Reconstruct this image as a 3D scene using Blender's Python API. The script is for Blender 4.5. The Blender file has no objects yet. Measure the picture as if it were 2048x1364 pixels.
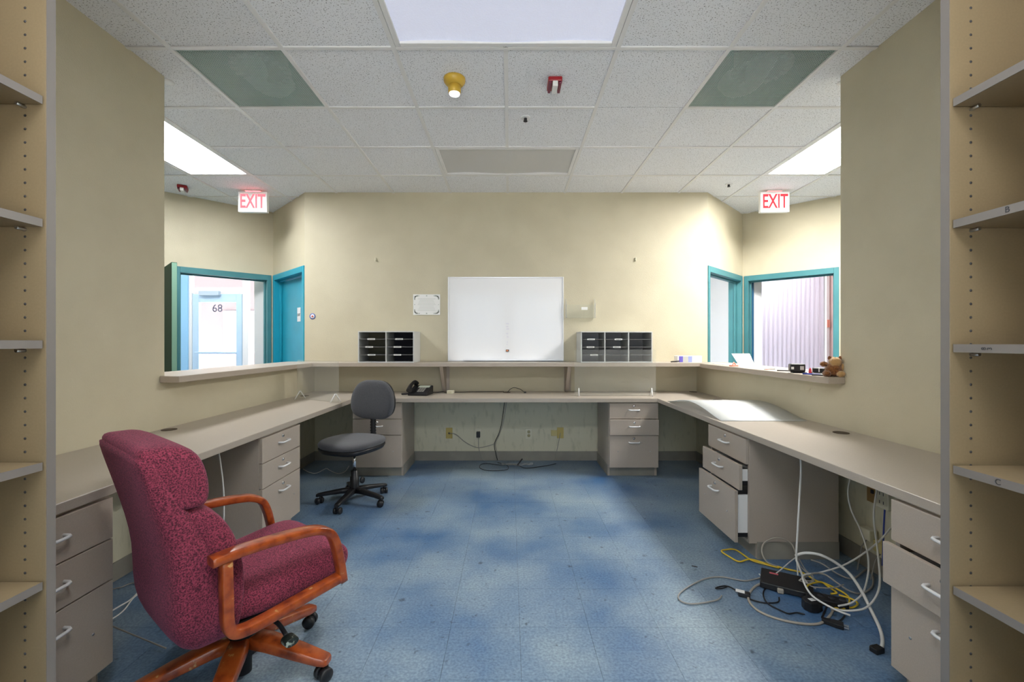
import bpy, bmesh, math, random
from mathutils import Vector, Matrix
random.seed(7)
PI = math.pi
C = bpy.context.scene.collection
scene = bpy.context.scene

# ------------------------------------------------------------------ camera
F = 883.0; CX = 1019.0; CY = 686.0; CAMH = 1.255
cd = bpy.data.cameras.new('camera'); cam = bpy.data.objects.new('camera', cd); C.objects.link(cam)
cam.location = (0, 0, CAMH); cam.rotation_euler = (PI/2, 0, 0)
cd.sensor_width = 36; cd.lens = F*36/2048; cd.shift_x = (1024-CX)/2048; cd.shift_y = (CY-682)/2048
cd.clip_start = 0.02
scene.camera = cam
# ------------------------------------------------------------------ sky, exposure and lamp strengths
w = bpy.data.worlds.new('sky'); scene.world = w; w.use_nodes = True
bg = w.node_tree.nodes['Background']; bg.inputs[0].default_value = (0.80, 0.90, 1.0, 1); bg.inputs[1].default_value = 1.5
sd_ = bpy.data.lights.new('sun', 'SUN'); sun = bpy.data.objects.new('sun', sd_); C.objects.link(sun)
sd_.energy = 30.0; sd_.angle = .02; sd_.color = (1.0, .96, .90)
sun.location = (10, 0, 14); sun.rotation_euler = (0, math.radians(38), 0)   # parallel to the glazed fronts: no direct sun indoors
vs = scene.view_settings
vs.view_transform = 'Standard'; vs.look = 'None'; vs.gamma = 1; vs.exposure = 0.84; vs.use_curve_mapping = False
LAMP_RIGHT = 38.0; LAMP_LEFT = 17.0; LENS_GLOW_NEAR = 0.56; LAMP_REAR = 12.0; FILL_BACKROOM = 40.0; FILL_SIDE = 10.0

# ------------------------------------------------------------------ room dimensions (metres)
H = 2.865                      # ceiling
XL, XR, YB = -2.085, 2.0, 4.72 # wall faces
YE = 2.667                     # where the full-height side walls end
DESK = 0.74                    # worktop height
T = 0.61                       # ceiling module
GX0, GY0 = -0.02, 2.405

# ------------------------------------------------------------------ materials
def nt(name):
    m = bpy.data.materials.new(name); m.use_nodes = True
    n = m.node_tree; b = n.nodes['Principled BSDF']
    return m, n, b
def N(n, t, **kw):
    x = n.nodes.new(t)
    for k, v in kw.items():
        if k.startswith('i_'):
            key = k[2:]
            x.inputs[int(key) if key.isdigit() else key].default_value = v
        else: setattr(x, k, v)
    return x
def L(n, a, b): n.links.new(a, b)
def coords(n, world):
    if world: return N(n, 'ShaderNodeNewGeometry').outputs['Position']
    return N(n, 'ShaderNodeTexCoord').outputs['Object']
def c4(c): return (c[0], c[1], c[2], 1)
def mat(name, col, rough=.5, metal=0, col2=None, vscale=8, vlo=.4, vhi=.65, detail=3, stretch=None, bump=0, bscale=250, world=False, spec=.5, emit=None, es=0, coat=0, sheen=0):
    m, n, b = nt(name)
    b.inputs['Base Color'].default_value = c4(col); b.inputs['Roughness'].default_value = rough
    b.inputs['Metallic'].default_value = metal; b.inputs['Specular IOR Level'].default_value = spec
    if coat: b.inputs['Coat Weight'].default_value = coat; b.inputs['Coat Roughness'].default_value = .08
    if sheen: b.inputs['Sheen Weight'].default_value = sheen
    if emit: b.inputs['Emission Color'].default_value = c4(emit); b.inputs['Emission Strength'].default_value = es
    src = None
    if col2 or bump:
        src = coords(n, world)
        if stretch:
            mp = N(n, 'ShaderNodeMapping'); mp.inputs['Scale'].default_value = stretch
            L(n, src, mp.inputs['Vector']); src = mp.outputs[0]
    if col2:
        t = N(n, 'ShaderNodeTexNoise'); t.inputs['Scale'].default_value = vscale; t.inputs['Detail'].default_value = detail
        L(n, src, t.inputs['Vector'])
        r = N(n, 'ShaderNodeValToRGB'); r.color_ramp.elements[0].position = vlo; r.color_ramp.elements[1].position = vhi
        r.color_ramp.elements[0].color = c4(col); r.color_ramp.elements[1].color = c4(col2)
        L(n, t.outputs['Fac'], r.inputs[0]); L(n, r.outputs[0], b.inputs['Base Color'])
    if bump:
        t = N(n, 'ShaderNodeTexNoise'); t.inputs['Scale'].default_value = bscale; t.inputs['Detail'].default_value = 2
        L(n, src, t.inputs['Vector'])
        bp = N(n, 'ShaderNodeBump'); bp.inputs['Strength'].default_value = bump; bp.inputs['Distance'].default_value = .004
        L(n, t.outputs['Fac'], bp.inputs['Height']); L(n, bp.outputs[0], b.inputs['Normal'])
    return m
def emat(name, col, s):
    m = bpy.data.materials.new(name); m.use_nodes = True; n = m.node_tree; n.nodes.clear()
    e = N(n, 'ShaderNodeEmission'); e.inputs[0].default_value = c4(col); e.inputs[1].default_value = s
    o = N(n, 'ShaderNodeOutputMaterial'); L(n, e.outputs[0], o.inputs[0]); return m
def glassmat(name, tint=(1, 1, 1), refl=1.0, rough=0.0, haze=0.0):
    m = bpy.data.materials.new(name); m.use_nodes = True; n = m.node_tree; n.nodes.clear()
    tr = N(n, 'ShaderNodeBsdfTransparent'); tr.inputs[0].default_value = c4(tint)
    g = N(n, 'ShaderNodeBsdfGlossy'); g.inputs['Roughness'].default_value = rough
    lw = N(n, 'ShaderNodeLayerWeight'); pw = N(n, 'ShaderNodeMath', operation='POWER'); pw.inputs[1].default_value = 4.0; L(n, lw.outputs['Facing'], pw.inputs[0])
    mu = N(n, 'ShaderNodeMath', operation='MULTIPLY_ADD'); mu.inputs[1].default_value = .9*refl; mu.inputs[2].default_value = .035*refl; L(n, pw.outputs[0], mu.inputs[0])
    mx = N(n, 'ShaderNodeMixShader'); L(n, mu.outputs[0], mx.inputs[0]); L(n, tr.outputs[0], mx.inputs[1]); L(n, g.outputs[0], mx.inputs[2])
    out = mx.outputs[0]
    if haze:
        d = N(n, 'ShaderNodeBsdfDiffuse'); d.inputs[0].default_value = (.9, .9, .9, 1)
        m2 = N(n, 'ShaderNodeMixShader'); m2.inputs[0].default_value = haze; L(n, out, m2.inputs[1]); L(n, d.outputs[0], m2.inputs[2]); out = m2.outputs[0]
    o = N(n, 'ShaderNodeOutputMaterial'); L(n, out, o.inputs[0]); return m
def translucent(name, col, fac=.5, rough=.3):
    m, n, b = nt(name); b.inputs['Base Color'].default_value = c4(col); b.inputs['Roughness'].default_value = rough
    t = N(n, 'ShaderNodeBsdfTranslucent'); t.inputs[0].default_value = c4(col)
    mx = N(n, 'ShaderNodeMixShader'); mx.inputs[0].default_value = fac
    L(n, b.outputs[0], mx.inputs[1]); L(n, t.outputs[0], mx.inputs[2]); L(n, mx.outputs[0], n.nodes['Material Output'].inputs[0]); return m

M_wall = mat('wall_vinyl', (.625, .57, .42), .62, col2=(.59, .535, .39), vscale=3, bump=.35, bscale=160, world=True)
M_wallw = mat('wall_white', (.86, .86, .86), .7, world=True, bump=.1)
M_paper = mat('wall_paper_lower', (.70, .66, .50), .7, col2=(.52, .50, .36), vscale=16, vlo=.55, vhi=.78, detail=6, stretch=(1.6, 1.6, .5), world=True, bump=.2)
M_salmon = mat('wall_salmon', (.72, .50, .46), .7, world=True, bump=.1)
M_base = mat('cove_base', (.27, .255, .22), .5, col2=(.33, .31, .26), vscale=5, world=True)
M_lam = mat('laminate_taupe', (.45, .385, .32), .38, col2=(.48, .41, .345), vscale=220, bump=.06, bscale=500)
M_lamtop = mat('laminate_worktop', (.44, .385, .32), .33, col2=(.47, .41, .35), vscale=260, world=True)
M_lamedge = mat('laminate_shelf', (.26, .195, .112), .45, col2=(.275, .205, .12), vscale=180)
M_edge = mat('shelf_edge_band', (.19, .17, .155), .45)
M_teal = mat('teal_paint', (.06, .225, .25), .45, col2=(.065, .245, .27), vscale=6, bump=.05)
M_tealdk = mat('dark_green_paint', (.003, .045, .025), .6, spec=.15)
M_tealbl = mat('blue_teal_paint', (.01, .33, .46), .4, col2=(.012, .36, .50), vscale=4)
M_white = mat('white_enamel', (.82, .82, .83), .35)
M_whitep = mat('white_plastic', (.85, .85, .84), .4)
M_paperw = mat('paper_white', (.86, .86, .84), .8)
M_metal = mat('brushed_metal', (.62, .62, .63), .3, 1)
M_chrome = mat('chrome', (.8, .8, .82), .12, 1)
M_alu = mat('aluminium_frame', (.78, .78, .80), .35, .6)
M_board = mat('whiteboard_face', (.93, .93, .95), .16, spec=.5, coat=.5)
M_black = mat('black_plastic', (.012, .012, .014), .4, bump=.05)
M_dark = mat('dark_interior', (.03, .03, .035), .6)
M_ink = mat('black_ink', (.05, .05, .055), .7)
M_tee = mat('ceiling_tee', (.80, .80, .80), .45)
M_brass = mat('brass_plate', (.55, .42, .13), .35, .25)
M_cream = mat('cream_plastic', (.74, .70, .55), .4)
M_yel = mat('yellow_plastic', (.62, .40, .05), .4)
M_red = mat('red_plastic', (.35, .012, .02), .35)
M_wood = None
M_grom = mat('brown_grommet', (.06, .035, .02), .5)
M_greyf = mat('grey_fabric', (.045, .047, .055), .9, col2=(.11, .11, .12), vscale=420, vlo=.35, vhi=.7, bump=.35, bscale=500, sheen=.2)
M_ywire = mat('yellow_cable', (.72, .50, .03), .4)
M_wwire = mat('white_cable', (.74, .73, .70), .4)
M_gwire = mat('grey_cable', (.34, .32, .29), .45)
M_twire = mat('tan_cable', (.40, .36, .30), .45)
M_bluewire = mat('blue_cable', (.03, .06, .35), .4)
M_sorter = mat('sorter_grey', (.62, .63, .62), .45)
M_sortin = mat('sorter_shelf', (.15, .15, .15), .5)
M_sortback = mat('sorter_back_dark', (.008, .008, .02), .6)
M_acr = glassmat('clear_acrylic', (.99, 1, .99), .9, 0.0, .06)
M_glass = glassmat('window_glass', (.97, .99, 1.0), .8)
M_sheet = translucent('milky_sheet', (.88, .90, .90), .35, .25)
M_blind = translucent('blind_fabric', (.84, .81, .87), .3, .8)
M_conc = mat('pavement', (.62, .60, .58), .9, col2=(.55, .53, .5), vscale=1.5, world=True)
M_pink = mat('pink_stucco', (.26, .20, .205), .9, world=True, bump=.2)
M_purple = mat('purple_print', (.16, .13, .55), .5)
M_lav = mat('blue_print', (.35, .40, .80), .5)
M_fur = mat('brown_plush', (.34, .13, .03), 1.0, col2=(.16, .05, .01), vscale=120, bump=1.0, bscale=260, sheen=.6)
M_furl = mat('tan_plush', (.62, .36, .14), 1.0, bump=1.0, bscale=260, sheen=.6)
M_pinkc = mat('pink_plastic', (.75, .30, .22), .5)
M_off = mat('lamp_lens_off', (.62, .62, .62), .2, bump=.15, bscale=600)
E_right = emat('lamp_lens_bright', (1.0, .985, .96), LAMP_RIGHT)
E_left = emat('lamp_lens_left', (.97, .985, 1.0), LAMP_LEFT)
E_rear = emat('lamp_lens_rear', (.93, .96, 1.0), LAMP_REAR)
E_fill_back = emat('added_lens_backroom', (.97, .97, 1.0), FILL_BACKROOM)
E_fill_side = emat('added_lens_side', (.98, .97, 1.0), FILL_SIDE)
E_red = emat('exit_glow', (1.0, .10, .12), 1.7)
E_redtop = emat('exit_top_glow', (1.0, .06, .07), 6.0)
E_led = emat('white_indicator', (1, 1, 1), 1.6)

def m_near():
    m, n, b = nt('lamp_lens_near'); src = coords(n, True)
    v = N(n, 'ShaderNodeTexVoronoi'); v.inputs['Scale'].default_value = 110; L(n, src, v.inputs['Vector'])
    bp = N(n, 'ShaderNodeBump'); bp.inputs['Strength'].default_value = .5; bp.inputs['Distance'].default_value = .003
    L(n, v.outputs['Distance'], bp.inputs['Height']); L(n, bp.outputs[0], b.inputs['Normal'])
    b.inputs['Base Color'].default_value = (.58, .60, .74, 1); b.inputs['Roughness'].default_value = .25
    b.inputs['Emission Color'].default_value = (.80, .84, 1.0, 1); b.inputs['Emission Strength'].default_value = .42*LENS_GLOW_NEAR  # faint emission stands in for light reflected by the unlit lens
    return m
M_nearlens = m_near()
def m_tile():
    m, n, b = nt('ceiling_tile_fissured'); src = coords(n, True)
    t = N(n, 'ShaderNodeTexNoise'); t.inputs['Scale'].default_value = 140; t.inputs['Detail'].default_value = 3.0; t.inputs['Roughness'].default_value = .6
    L(n, src, t.inputs['Vector'])
    r = N(n, 'ShaderNodeValToRGB'); e = r.color_ramp.elements
    e[0].position = .335; e[0].color = (.20, .20, .21, 1); e[1].position = .42; e[1].color = (.87, .885, .92, 1)
    L(n, t.outputs['Fac'], r.inputs[0]); L(n, r.outputs[0], b.inputs['Base Color'])
    bp = N(n, 'ShaderNodeBump'); bp.inputs['Strength'].default_value = .5; bp.inputs['Distance'].default_value = .003
    L(n, t.outputs['Fac'], bp.inputs['Height']); L(n, bp.outputs[0], b.inputs['Normal'])
    b.inputs['Roughness'].default_value = .9; b.inputs['Specular IOR Level'].default_value = .2
    return m
M_tile = m_tile()
def m_floor():
    m, n, b = nt('blue_vinyl_tile'); src = coords(n, True)
    big = N(n, 'ShaderNodeTexNoise'); big.inputs['Scale'].default_value = 1.6; big.inputs['Detail'].default_value = 5; L(n, src, big.inputs['Vector'])
    r = N(n, 'ShaderNodeValToRGB'); r.color_ramp.elements[0].position = .30; r.color_ramp.elements[1].position = .66
    r.color_ramp.elements[0].color = (.05, .135, .30, 1); r.color_ramp.elements[1].color = (.27, .36, .435, 1)
    L(n, big.outputs['Fac'], r.inputs[0])
    fine = N(n, 'ShaderNodeTexNoise'); fine.inputs['Scale'].default_value = 95; fine.inputs['Detail'].default_value = 4; L(n, src, fine.inputs['Vector'])
    r2 = N(n, 'ShaderNodeValToRGB'); r2.color_ramp.elements[0].position = .34; r2.color_ramp.elements[1].position = .7
    r2.color_ramp.elements[0].color = (.72, .72, .74, 1); r2.color_ramp.elements[1].color = (1.25, 1.22, 1.15, 1)
    L(n, fine.outputs['Fac'], r2.inputs[0])
    mx = N(n, 'ShaderNodeMix', data_type='RGBA', blend_type='MULTIPLY'); mx.inputs[0].default_value = 1
    L(n, r.outputs[0], mx.inputs[6]); L(n, r2.outputs[0], mx.inputs[7])
    # dark dirt specks
    sp = N(n, 'ShaderNodeTexNoise'); sp.inputs['Scale'].default_value = 22; sp.inputs['Detail'].default_value = 6; L(n, src, sp.inputs['Vector'])
    r3 = N(n, 'ShaderNodeValToRGB'); r3.color_ramp.elements[0].position = .27; r3.color_ramp.elements[1].position = .36
    r3.color_ramp.elements[0].color = (.35, .35, .36, 1); r3.color_ramp.elements[1].color = (1, 1, 1, 1); L(n, sp.outputs['Fac'], r3.inputs[0])
    m2 = N(n, 'ShaderNodeMix', data_type='RGBA', blend_type='MULTIPLY'); m2.inputs[0].default_value = 1
    L(n, mx.outputs[2], m2.inputs[6]); L(n, r3.outputs[0], m2.inputs[7])
    L(n, m2.outputs[2], b.inputs['Base Color'])
    rr = N(n, 'ShaderNodeMapRange'); rr.inputs[3].default_value = .22; rr.inputs[4].default_value = .42; L(n, big.outputs['Fac'], rr.inputs[0]); L(n, rr.outputs[0], b.inputs['Roughness'])
    return m
M_floor = m_floor()
def m_burg():
    m, n, b = nt('burgundy_fabric'); src = coords(n, False)
    t = N(n, 'ShaderNodeTexNoise'); t.inputs['Scale'].default_value = 230; t.inputs['Detail'].default_value = 3; L(n, src, t.inputs['Vector'])
    r = N(n, 'ShaderNodeValToRGB'); e = r.color_ramp.elements
    e[0].position = .38; e[0].color = (.06, .006, .016, 1); e[1].position = .62; e[1].color = (.29, .038, .075, 1)
    L(n, t.outputs['Fac'], r.inputs[0]); L(n, r.outputs[0], b.inputs['Base Color'])
    bp = N(n, 'ShaderNodeBump'); bp.inputs['Strength'].default_value = .4; bp.inputs['Distance'].default_value = .003
    L(n, t.outputs['Fac'], bp.inputs['Height']); L(n, bp.outputs[0], b.inputs['Normal'])
    b.inputs['Roughness'].default_value = .95; b.inputs['Sheen Weight'].default_value = .18; b.inputs['Sheen Tint'].default_value = (.8, .3, .5, 1)
    return m
M_burg = m_burg()
def m_wood():
    m, n, b = nt('worn_cherry_wood'); src = coords(n, False)
    t = N(n, 'ShaderNodeTexNoise'); t.inputs['Scale'].default_value = 24; t.inputs['Detail'].default_value = 8; L(n, src, t.inputs['Vector'])
    r = N(n, 'ShaderNodeValToRGB'); e = r.color_ramp.elements
    e[0].position = .30; e[0].color = (.16, .024, .006, 1); e[1].position = .52; e[1].color = (.36, .068, .012, 1)
    x = r.color_ramp.elements.new(.66); x.color = (.40, .09, .018, 1); x = r.color_ramp.elements.new(.70); x.color = (.58, .33, .13, 1)
    L(n, t.outputs['Fac'], r.inputs[0]); L(n, r.outputs[0], b.inputs['Base Color'])
    b.inputs['Roughness'].default_value = .28; b.inputs['Coat Weight'].default_value = .3
    return m
M_wood = m_wood()

# ------------------------------------------------------------------ mesh helpers
class MB:
    def __init__(s): s.v = []; s.f = []; s.mi = []; s.sm = []
    def add(s, vs, fs, mi=0, smooth=False):
        o = len(s.v); s.v += [tuple(p) for p in vs]
        for f in fs: s.f.append([i+o for i in f]); s.mi.append(mi); s.sm.append(smooth)
        return s
    def box(s, x0, x1, y0, y1, z0, z1, mi=0):
        vs = [(x0, y0, z0), (x1, y0, z0), (x1, y1, z0), (x0, y1, z0), (x0, y0, z1), (x1, y0, z1), (x1, y1, z1), (x0, y1, z1)]
        return s.add(vs, [(3, 2, 1, 0), (4, 5, 6, 7), (0, 1, 5, 4), (1, 2, 6, 5), (2, 3, 7, 6), (3, 0, 4, 7)], mi)
    def prism(s, poly, z0, z1, mi=0):     # poly: xy counter-clockwise
        k = len(poly); vs = [(x, y, z0) for x, y in poly]+[(x, y, z1) for x, y in poly]
        fs = [list(range(k))[::-1], list(range(k, 2*k))]+[(i, (i+1) % k, (i+1) % k+k, i+k) for i in range(k)]
        return s.add(vs, fs, mi)
    def prism_x(s, poly, x0, x1, mi=0):   # poly: (y,z)
        k = len(poly); vs = [(x0, y, z) for y, z in poly]+[(x1, y, z) for y, z in poly]
        fs = [list(range(k))[::-1], list(range(k, 2*k))]+[(i, (i+1) % k, (i+1) % k+k, i+k) for i in range(k)]
        return s.add(vs, fs, mi)
    def loft(s, loops, mi=0, smooth=True, cap=True, closed=True):
        k = len(loops[0]); vs = [p for l in loops for p in l]; fs = []
        for a in range(len(loops)-1):
            for i in range(k if closed else k-1):
                j = (i+1) % k; fs.append((a*k+i, a*k+j, (a+1)*k+j, (a+1)*k+i))
        s.add(vs, fs, mi, smooth)
        if cap:
            o = len(s.v)-len(vs)
            s.f.append([o+i for i in range(k)][::-1]); s.mi.append(mi); s.sm.append(False)
            s.f.append([o+(len(loops)-1)*k+i for i in range(k)]); s.mi.append(mi); s.sm.append(False)
        return s
    def lathe(s, prof, c=(0, 0, 0), n=24, mi=0, smooth=True, axis='z', cap=True):
        loops = []
        for r, h in prof:
            l = []
            for i in range(n):
                a = 2*PI*i/n; p, q = r*math.cos(a), r*math.sin(a)
                if axis == 'z': l.append((c[0]+p, c[1]+q, c[2]+h))
                elif axis == 'x': l.append((c[0]+h, c[1]+p, c[2]+q))
                else: l.append((c[0]+q, c[1]+h, c[2]+p))
            loops.append(l)
        return s.loft(loops, mi, smooth, cap)
    def tube(s, pts, r, n=8, mi=0):
        P = [Vector(p) for p in pts]; loops = []; up = Vector((0, 0, 1)); prev = None
        for i, p in enumerate(P):
            d = (P[min(i+1, len(P)-1)]-P[max(i-1, 0)])
            if d.length < 1e-9: d = Vector((0, 0, 1))
            d.normalize()
            if prev is None:
                a = d.cross(up)
                if a.length < 1e-3: a = d.cross(Vector((1, 0, 0)))
            else:
                a = prev-d*prev.dot(d)
                if a.length < 1e-4: a = d.cross(up)
            a.normalize(); prev = a; b = d.cross(a)
            rr = r[i] if isinstance(r, (list, tuple)) else r
            loops.append([p+(a*math.cos(2*PI*k/n)+b*math.sin(2*PI*k/n))*rr for k in range(n)])
        return s.loft(loops, mi, True)
    def xf(s, M):
        s.v = [tuple(M @ Vector(p)) for p in s.v]; return s
    def build(s, name, mats, parent=None, bevel=0, seg=2, sub=0, loc=None, rot=None):
        me = bpy.data.meshes.new(name); me.from_pydata(s.v, [], s.f)
        if not isinstance(mats, (list, tuple)): mats = [mats]
        for m in mats: me.materials.append(m)
        for p, mi, sm in zip(me.polygons, s.mi, s.sm): p.material_index = mi; p.use_smooth = sm
        bm = bmesh.new(); bm.from_mesh(me); bmesh.ops.recalc_face_normals(bm, faces=bm.faces); bm.to_mesh(me); bm.free()
        me.update()
        o = bpy.data.objects.new(name, me); C.objects.link(o)
        if parent: o.parent = parent
        if loc: o.location = loc
        if rot: o.rotation_euler = rot
        if bevel:
            b = o.modifiers.new('bevel', 'BEVEL'); b.width = bevel; b.segments = seg; b.limit_method = 'ANGLE'; b.angle_limit = math.radians(40)
        if sub:
            b = o.modifiers.new('sub', 'SUBSURF'); b.levels = sub; b.render_levels = sub
        return o
def inst(me, name, parent=None, loc=(0, 0, 0), rot=(0, 0, 0), scale=None):
    o = bpy.data.objects.new(name, me); C.objects.link(o); o.location = loc; o.rotation_euler = rot
    if parent: o.parent = parent
    if scale: o.scale = scale
    return o
def thing(name, label, cat, loc=(0, 0, 0), rz=0, group=None):
    o = bpy.data.objects.new(name, None); C.objects.link(o); o.location = loc; o.rotation_euler = (0, 0, rz); o.empty_display_size = .05
    o['label'] = label; o['category'] = cat
    if group: o['group'] = group
    return o
def tag(o, label, cat, group=None):
    o['label'] = label; o['category'] = cat
    if group: o['group'] = group
    return o
def struct(o, label=None):
    o['kind'] = 'structure'
    if label: o['label'] = label
    return o
def text(name, s, size, m, parent=None, loc=(0, 0, 0), rot=(PI/2, 0, 0), ext=.0006, scale=(1, 1, 1), align='CENTER', bold=0):
    cu = bpy.data.curves.new(name, 'FONT'); cu.body = s; cu.size = size; cu.extrude = ext; cu.align_x = align; cu.align_y = 'CENTER'; cu.resolution_u = 3; cu.offset = bold
    t = bpy.data.objects.new(name+'_tmp', cu); C.objects.link(t)
    dg = bpy.context.evaluated_depsgraph_get(); dg.update()
    me = bpy.data.meshes.new_from_object(t.evaluated_get(dg)); bpy.data.objects.remove(t)
    me.materials.clear(); me.materials.append(m); me.name = name
    o = bpy.data.objects.new(name, me); C.objects.link(o); o.location = loc; o.rotation_euler = rot; o.scale = scale
    if parent: o.parent = parent
    return o
def smoothpath(pts, n=6):
    P = [Vector(p) for p in pts]; out = []
    for i in range(len(P)-1):
        p0 = P[max(i-1, 0)]; p1 = P[i]; p2 = P[i+1]; p3 = P[min(i+2, len(P)-1)]
        for k in range(n):
            t = k/n
            out.append(.5*((2*p1)+(p2-p0)*t+(2*p0-5*p1+4*p2-p3)*t*t+(3*p1-p0-3*p2+p3)*t**3))
    out.append(P[-1]); return out
def floor_at(px, py, z=0.006):
    Y = F*(CAMH-z)/(py-CY); return ((px-CX)*Y/F, Y, z)
def at(px, py, Y): return ((px-CX)*Y/F, Y, CAMH-(py-CY)*Y/F)
def at_h(px, py, z):
    Y = F*(CAMH-z)/(py-CY); return ((px-CX)*Y/F, Y, z)
def selli(cx, cy, a, b, n, k=24):
    out = []
    for i in range(k):
        t = 2*PI*i/k; c, s = math.cos(t), math.sin(t)
        out.append((cx+a*math.copysign(abs(c)**(2/n), c), cy+b*math.copysign(abs(s)**(2/n), s)))
    return out

# wall segment between two floor points, openings (s0,s1,z0,z1), thickness to the left of p0->p1
def wall_seg(name, p0, p1, th, z0, z1, mat_, openings=()):
    d = Vector((p1[0]-p0[0], p1[1]-p0[1], 0)); Ln = d.length
    mb = MB(); ss = sorted(set([0, Ln]+[o[0] for o in openings]+[o[1] for o in openings]))
    for a, b in zip(ss[:-1], ss[1:]):
        if b-a < 1e-5: continue
        op = [o for o in openings if o[0] <= a+1e-6 and o[1] >= b-1e-6]
        if not op: mb.box(a, b, 0, th, z0, z1)
        else:
            o = op[0]
            if o[2] > z0+1e-4: mb.box(a, b, 0, th, z0, o[2])
            if o[3] < z1-1e-4: mb.box(a, b, 0, th, o[3], z1)
    o = mb.build(name, mat_, loc=(p0[0], p0[1], 0), rot=(0, 0, math.atan2(d.y, d.x)))
    return struct(o)

# ================================================================== STRUCTURE
# ---- floor: single vinyl tiles in the room, the rest joined
fl = struct(MB().box(-6.2, 6.2, -2.5, 7.6, -.06, -.004).build('floor', M_dark))
tm = MB().box(-.1519, .1519, -.1519, .1519, -.004, 0).build('tile_proto', M_floor); tme = tm.data; bpy.data.objects.remove(tm)
FT = .3048; fx0 = .045; fy0 = .12
cells = []
for i in range(-21, 21):
    for j in range(-9, 25):
        x, y = fx0+(i+.5)*FT, fy0+(j+.5)*FT
        cells.append((x, y))
def near_key(c):
    x, y = c
    return (not (-1.75 < x < 1.7 and .5 < y < 4.9), math.hypot(x, y))
cells.sort(key=near_key)
for x, y in cells[:285]: inst(tme, 'floor_tile', fl, (x, y, 0))
mb = MB()
for x, y in cells[285:]: mb.box(x-.1519, x+.1519, y-.1519, y+.1519, -.004, 0)
o = mb.build('floor_tile_rest', M_floor, fl); o['kind'] = 'stuff'

# ---- ceiling: slab with openings for the two grilles, lay-in tiles and tees
cols = range(-9, 9); rows = range(-8, 9)
GRILLE = {(-3, 0), (2, 0)}
LIGHTS = {(-8, 5), (-7, 5), (-1, -1), (0, -1), (-1, 2), (0, 2), (-5, 1), (-5, 2), (4, 1), (4, 2), (-1, -4), (0, -4), (-1, 5), (0, 5), (5, 6), (6, 6)}
mb = MB()
for i in cols:
    for j in rows:
        if (i, j) in GRILLE: continue
        x, y = GX0+i*T, GY0+j*T
        mb.box(x, x+T, y, y+T, H+.055, H+.10)
ce = struct(mb.build('ceiling', M_dark))
tl = MB().box(-.302, .302, -.302, .302, 0, .015).build('t', M_tile); tlm = tl.data; bpy.data.objects.remove(tl)
for i in cols:
    for j in rows:
        if (i, j) in GRILLE or (i, j) in LIGHTS: continue
        inst(tlm, 'ceiling_tile', ce, (GX0+(i+.5)*T, GY0+(j+.5)*T, H))
y0, y1 = GY0+rows[0]*T, GY0+(rows[-1]+1)*T
bx = MB().box(-.012, .012, y0, y1, -.008, .002).build('t', M_tee); bxm = bx.data; bpy.data.objects.remove(bx)
for i in range(cols[0], cols[-1]+2):
    if i == 0: continue
    inst(bxm, 'main_tee', ce, (GX0+i*T, 0, H))
def ytee(x, ya, yb):
    MB().box(-.012, .012, ya, yb, -.008, .002).build('main_tee', M_tee, ce, loc=(x, 0, H))
for ja, jb in ((-8, -4), (-3, -1), (0, 2), (3, 5), (6, 9)): ytee(GX0, GY0+ja*T, GY0+jb*T)
cr = MB().box(.012, T-.012, -.012, .012, -.007, .002).build('t', M_tee); crm = cr.data; bpy.data.objects.remove(cr)
for i in cols:
    for j in range(rows[0], rows[-1]+2):
        if (i, j) in LIGHTS and (i, j-1) in LIGHTS: continue
        if (i, j) == (1, 1): continue
        inst(crm, 'cross_tee', ce, (GX0+i*T, GY0+j*T, H))

# ---- walls
WZ = H+.05
wb = MB().box(-2.19, -.0, YB, YB+.13, 0, WZ).box(0, 2.117, YB, YB+.13, 0, WZ)
wb = struct(MB().box(-2.19, 2.117, YB, YB+.13, 0, WZ).build('wall_back', M_wall))
wl = struct(MB().box(XL-.13, XL, 1.09, YE, 0, WZ).build('wall_left', M_wall))
wr = struct(MB().box(XR, XR+.13, 1.09, YE, 0, WZ).build('wall_right', M_wall))
LZ = CAMH-.197; LZR = CAMH-.204
wll = struct(MB().box(XL-.13, XL, YE, YB, 0, LZ-.045).build('wall_left_low', M_wall))
wrl = struct(MB().box(XR, XR+.13, YE, YB, 0, LZR-.045).build('wall_right_low', M_wall))
# flecked wallpaper below the worktops
MB().box(-2.08, 1.995, YB-.003, YB, .1, .70).build('lower_wallpaper', M_paper, wb)
MB().box(XL, XL+.003, 1.1, YE, .1, .70).build('lower_wallpaper', M_paper, wl)
MB().box(XL, XL+.003, YE, YB-.003, .1, .70).build('lower_wallpaper', M_paper, wll)
MB().box(XR-.003, XR, 1.1, YE, .1, .70).build('lower_wallpaper', M_paper, wr)
MB().box(XR-.003, XR, YE, YB-.003, .1, .70).build('lower_wallpaper', M_paper, wrl)
def cove(x0, x1, y0, y1): return MB().box(x0, x1, y0, y1, 0, .1)
struct(cove(XL+.006, XR-.006, YB-.009, YB-.003).build('baseboard_back', M_base, bevel=.002))
struct(cove(XL+.003, XL+.009, 1.1, YB-.003).build('baseboard_left', M_base, bevel=.002))
struct(cove(XR-.009, XR-.003, 1.1, YB-.003).build('baseboard_right', M_base, bevel=.002))
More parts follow.
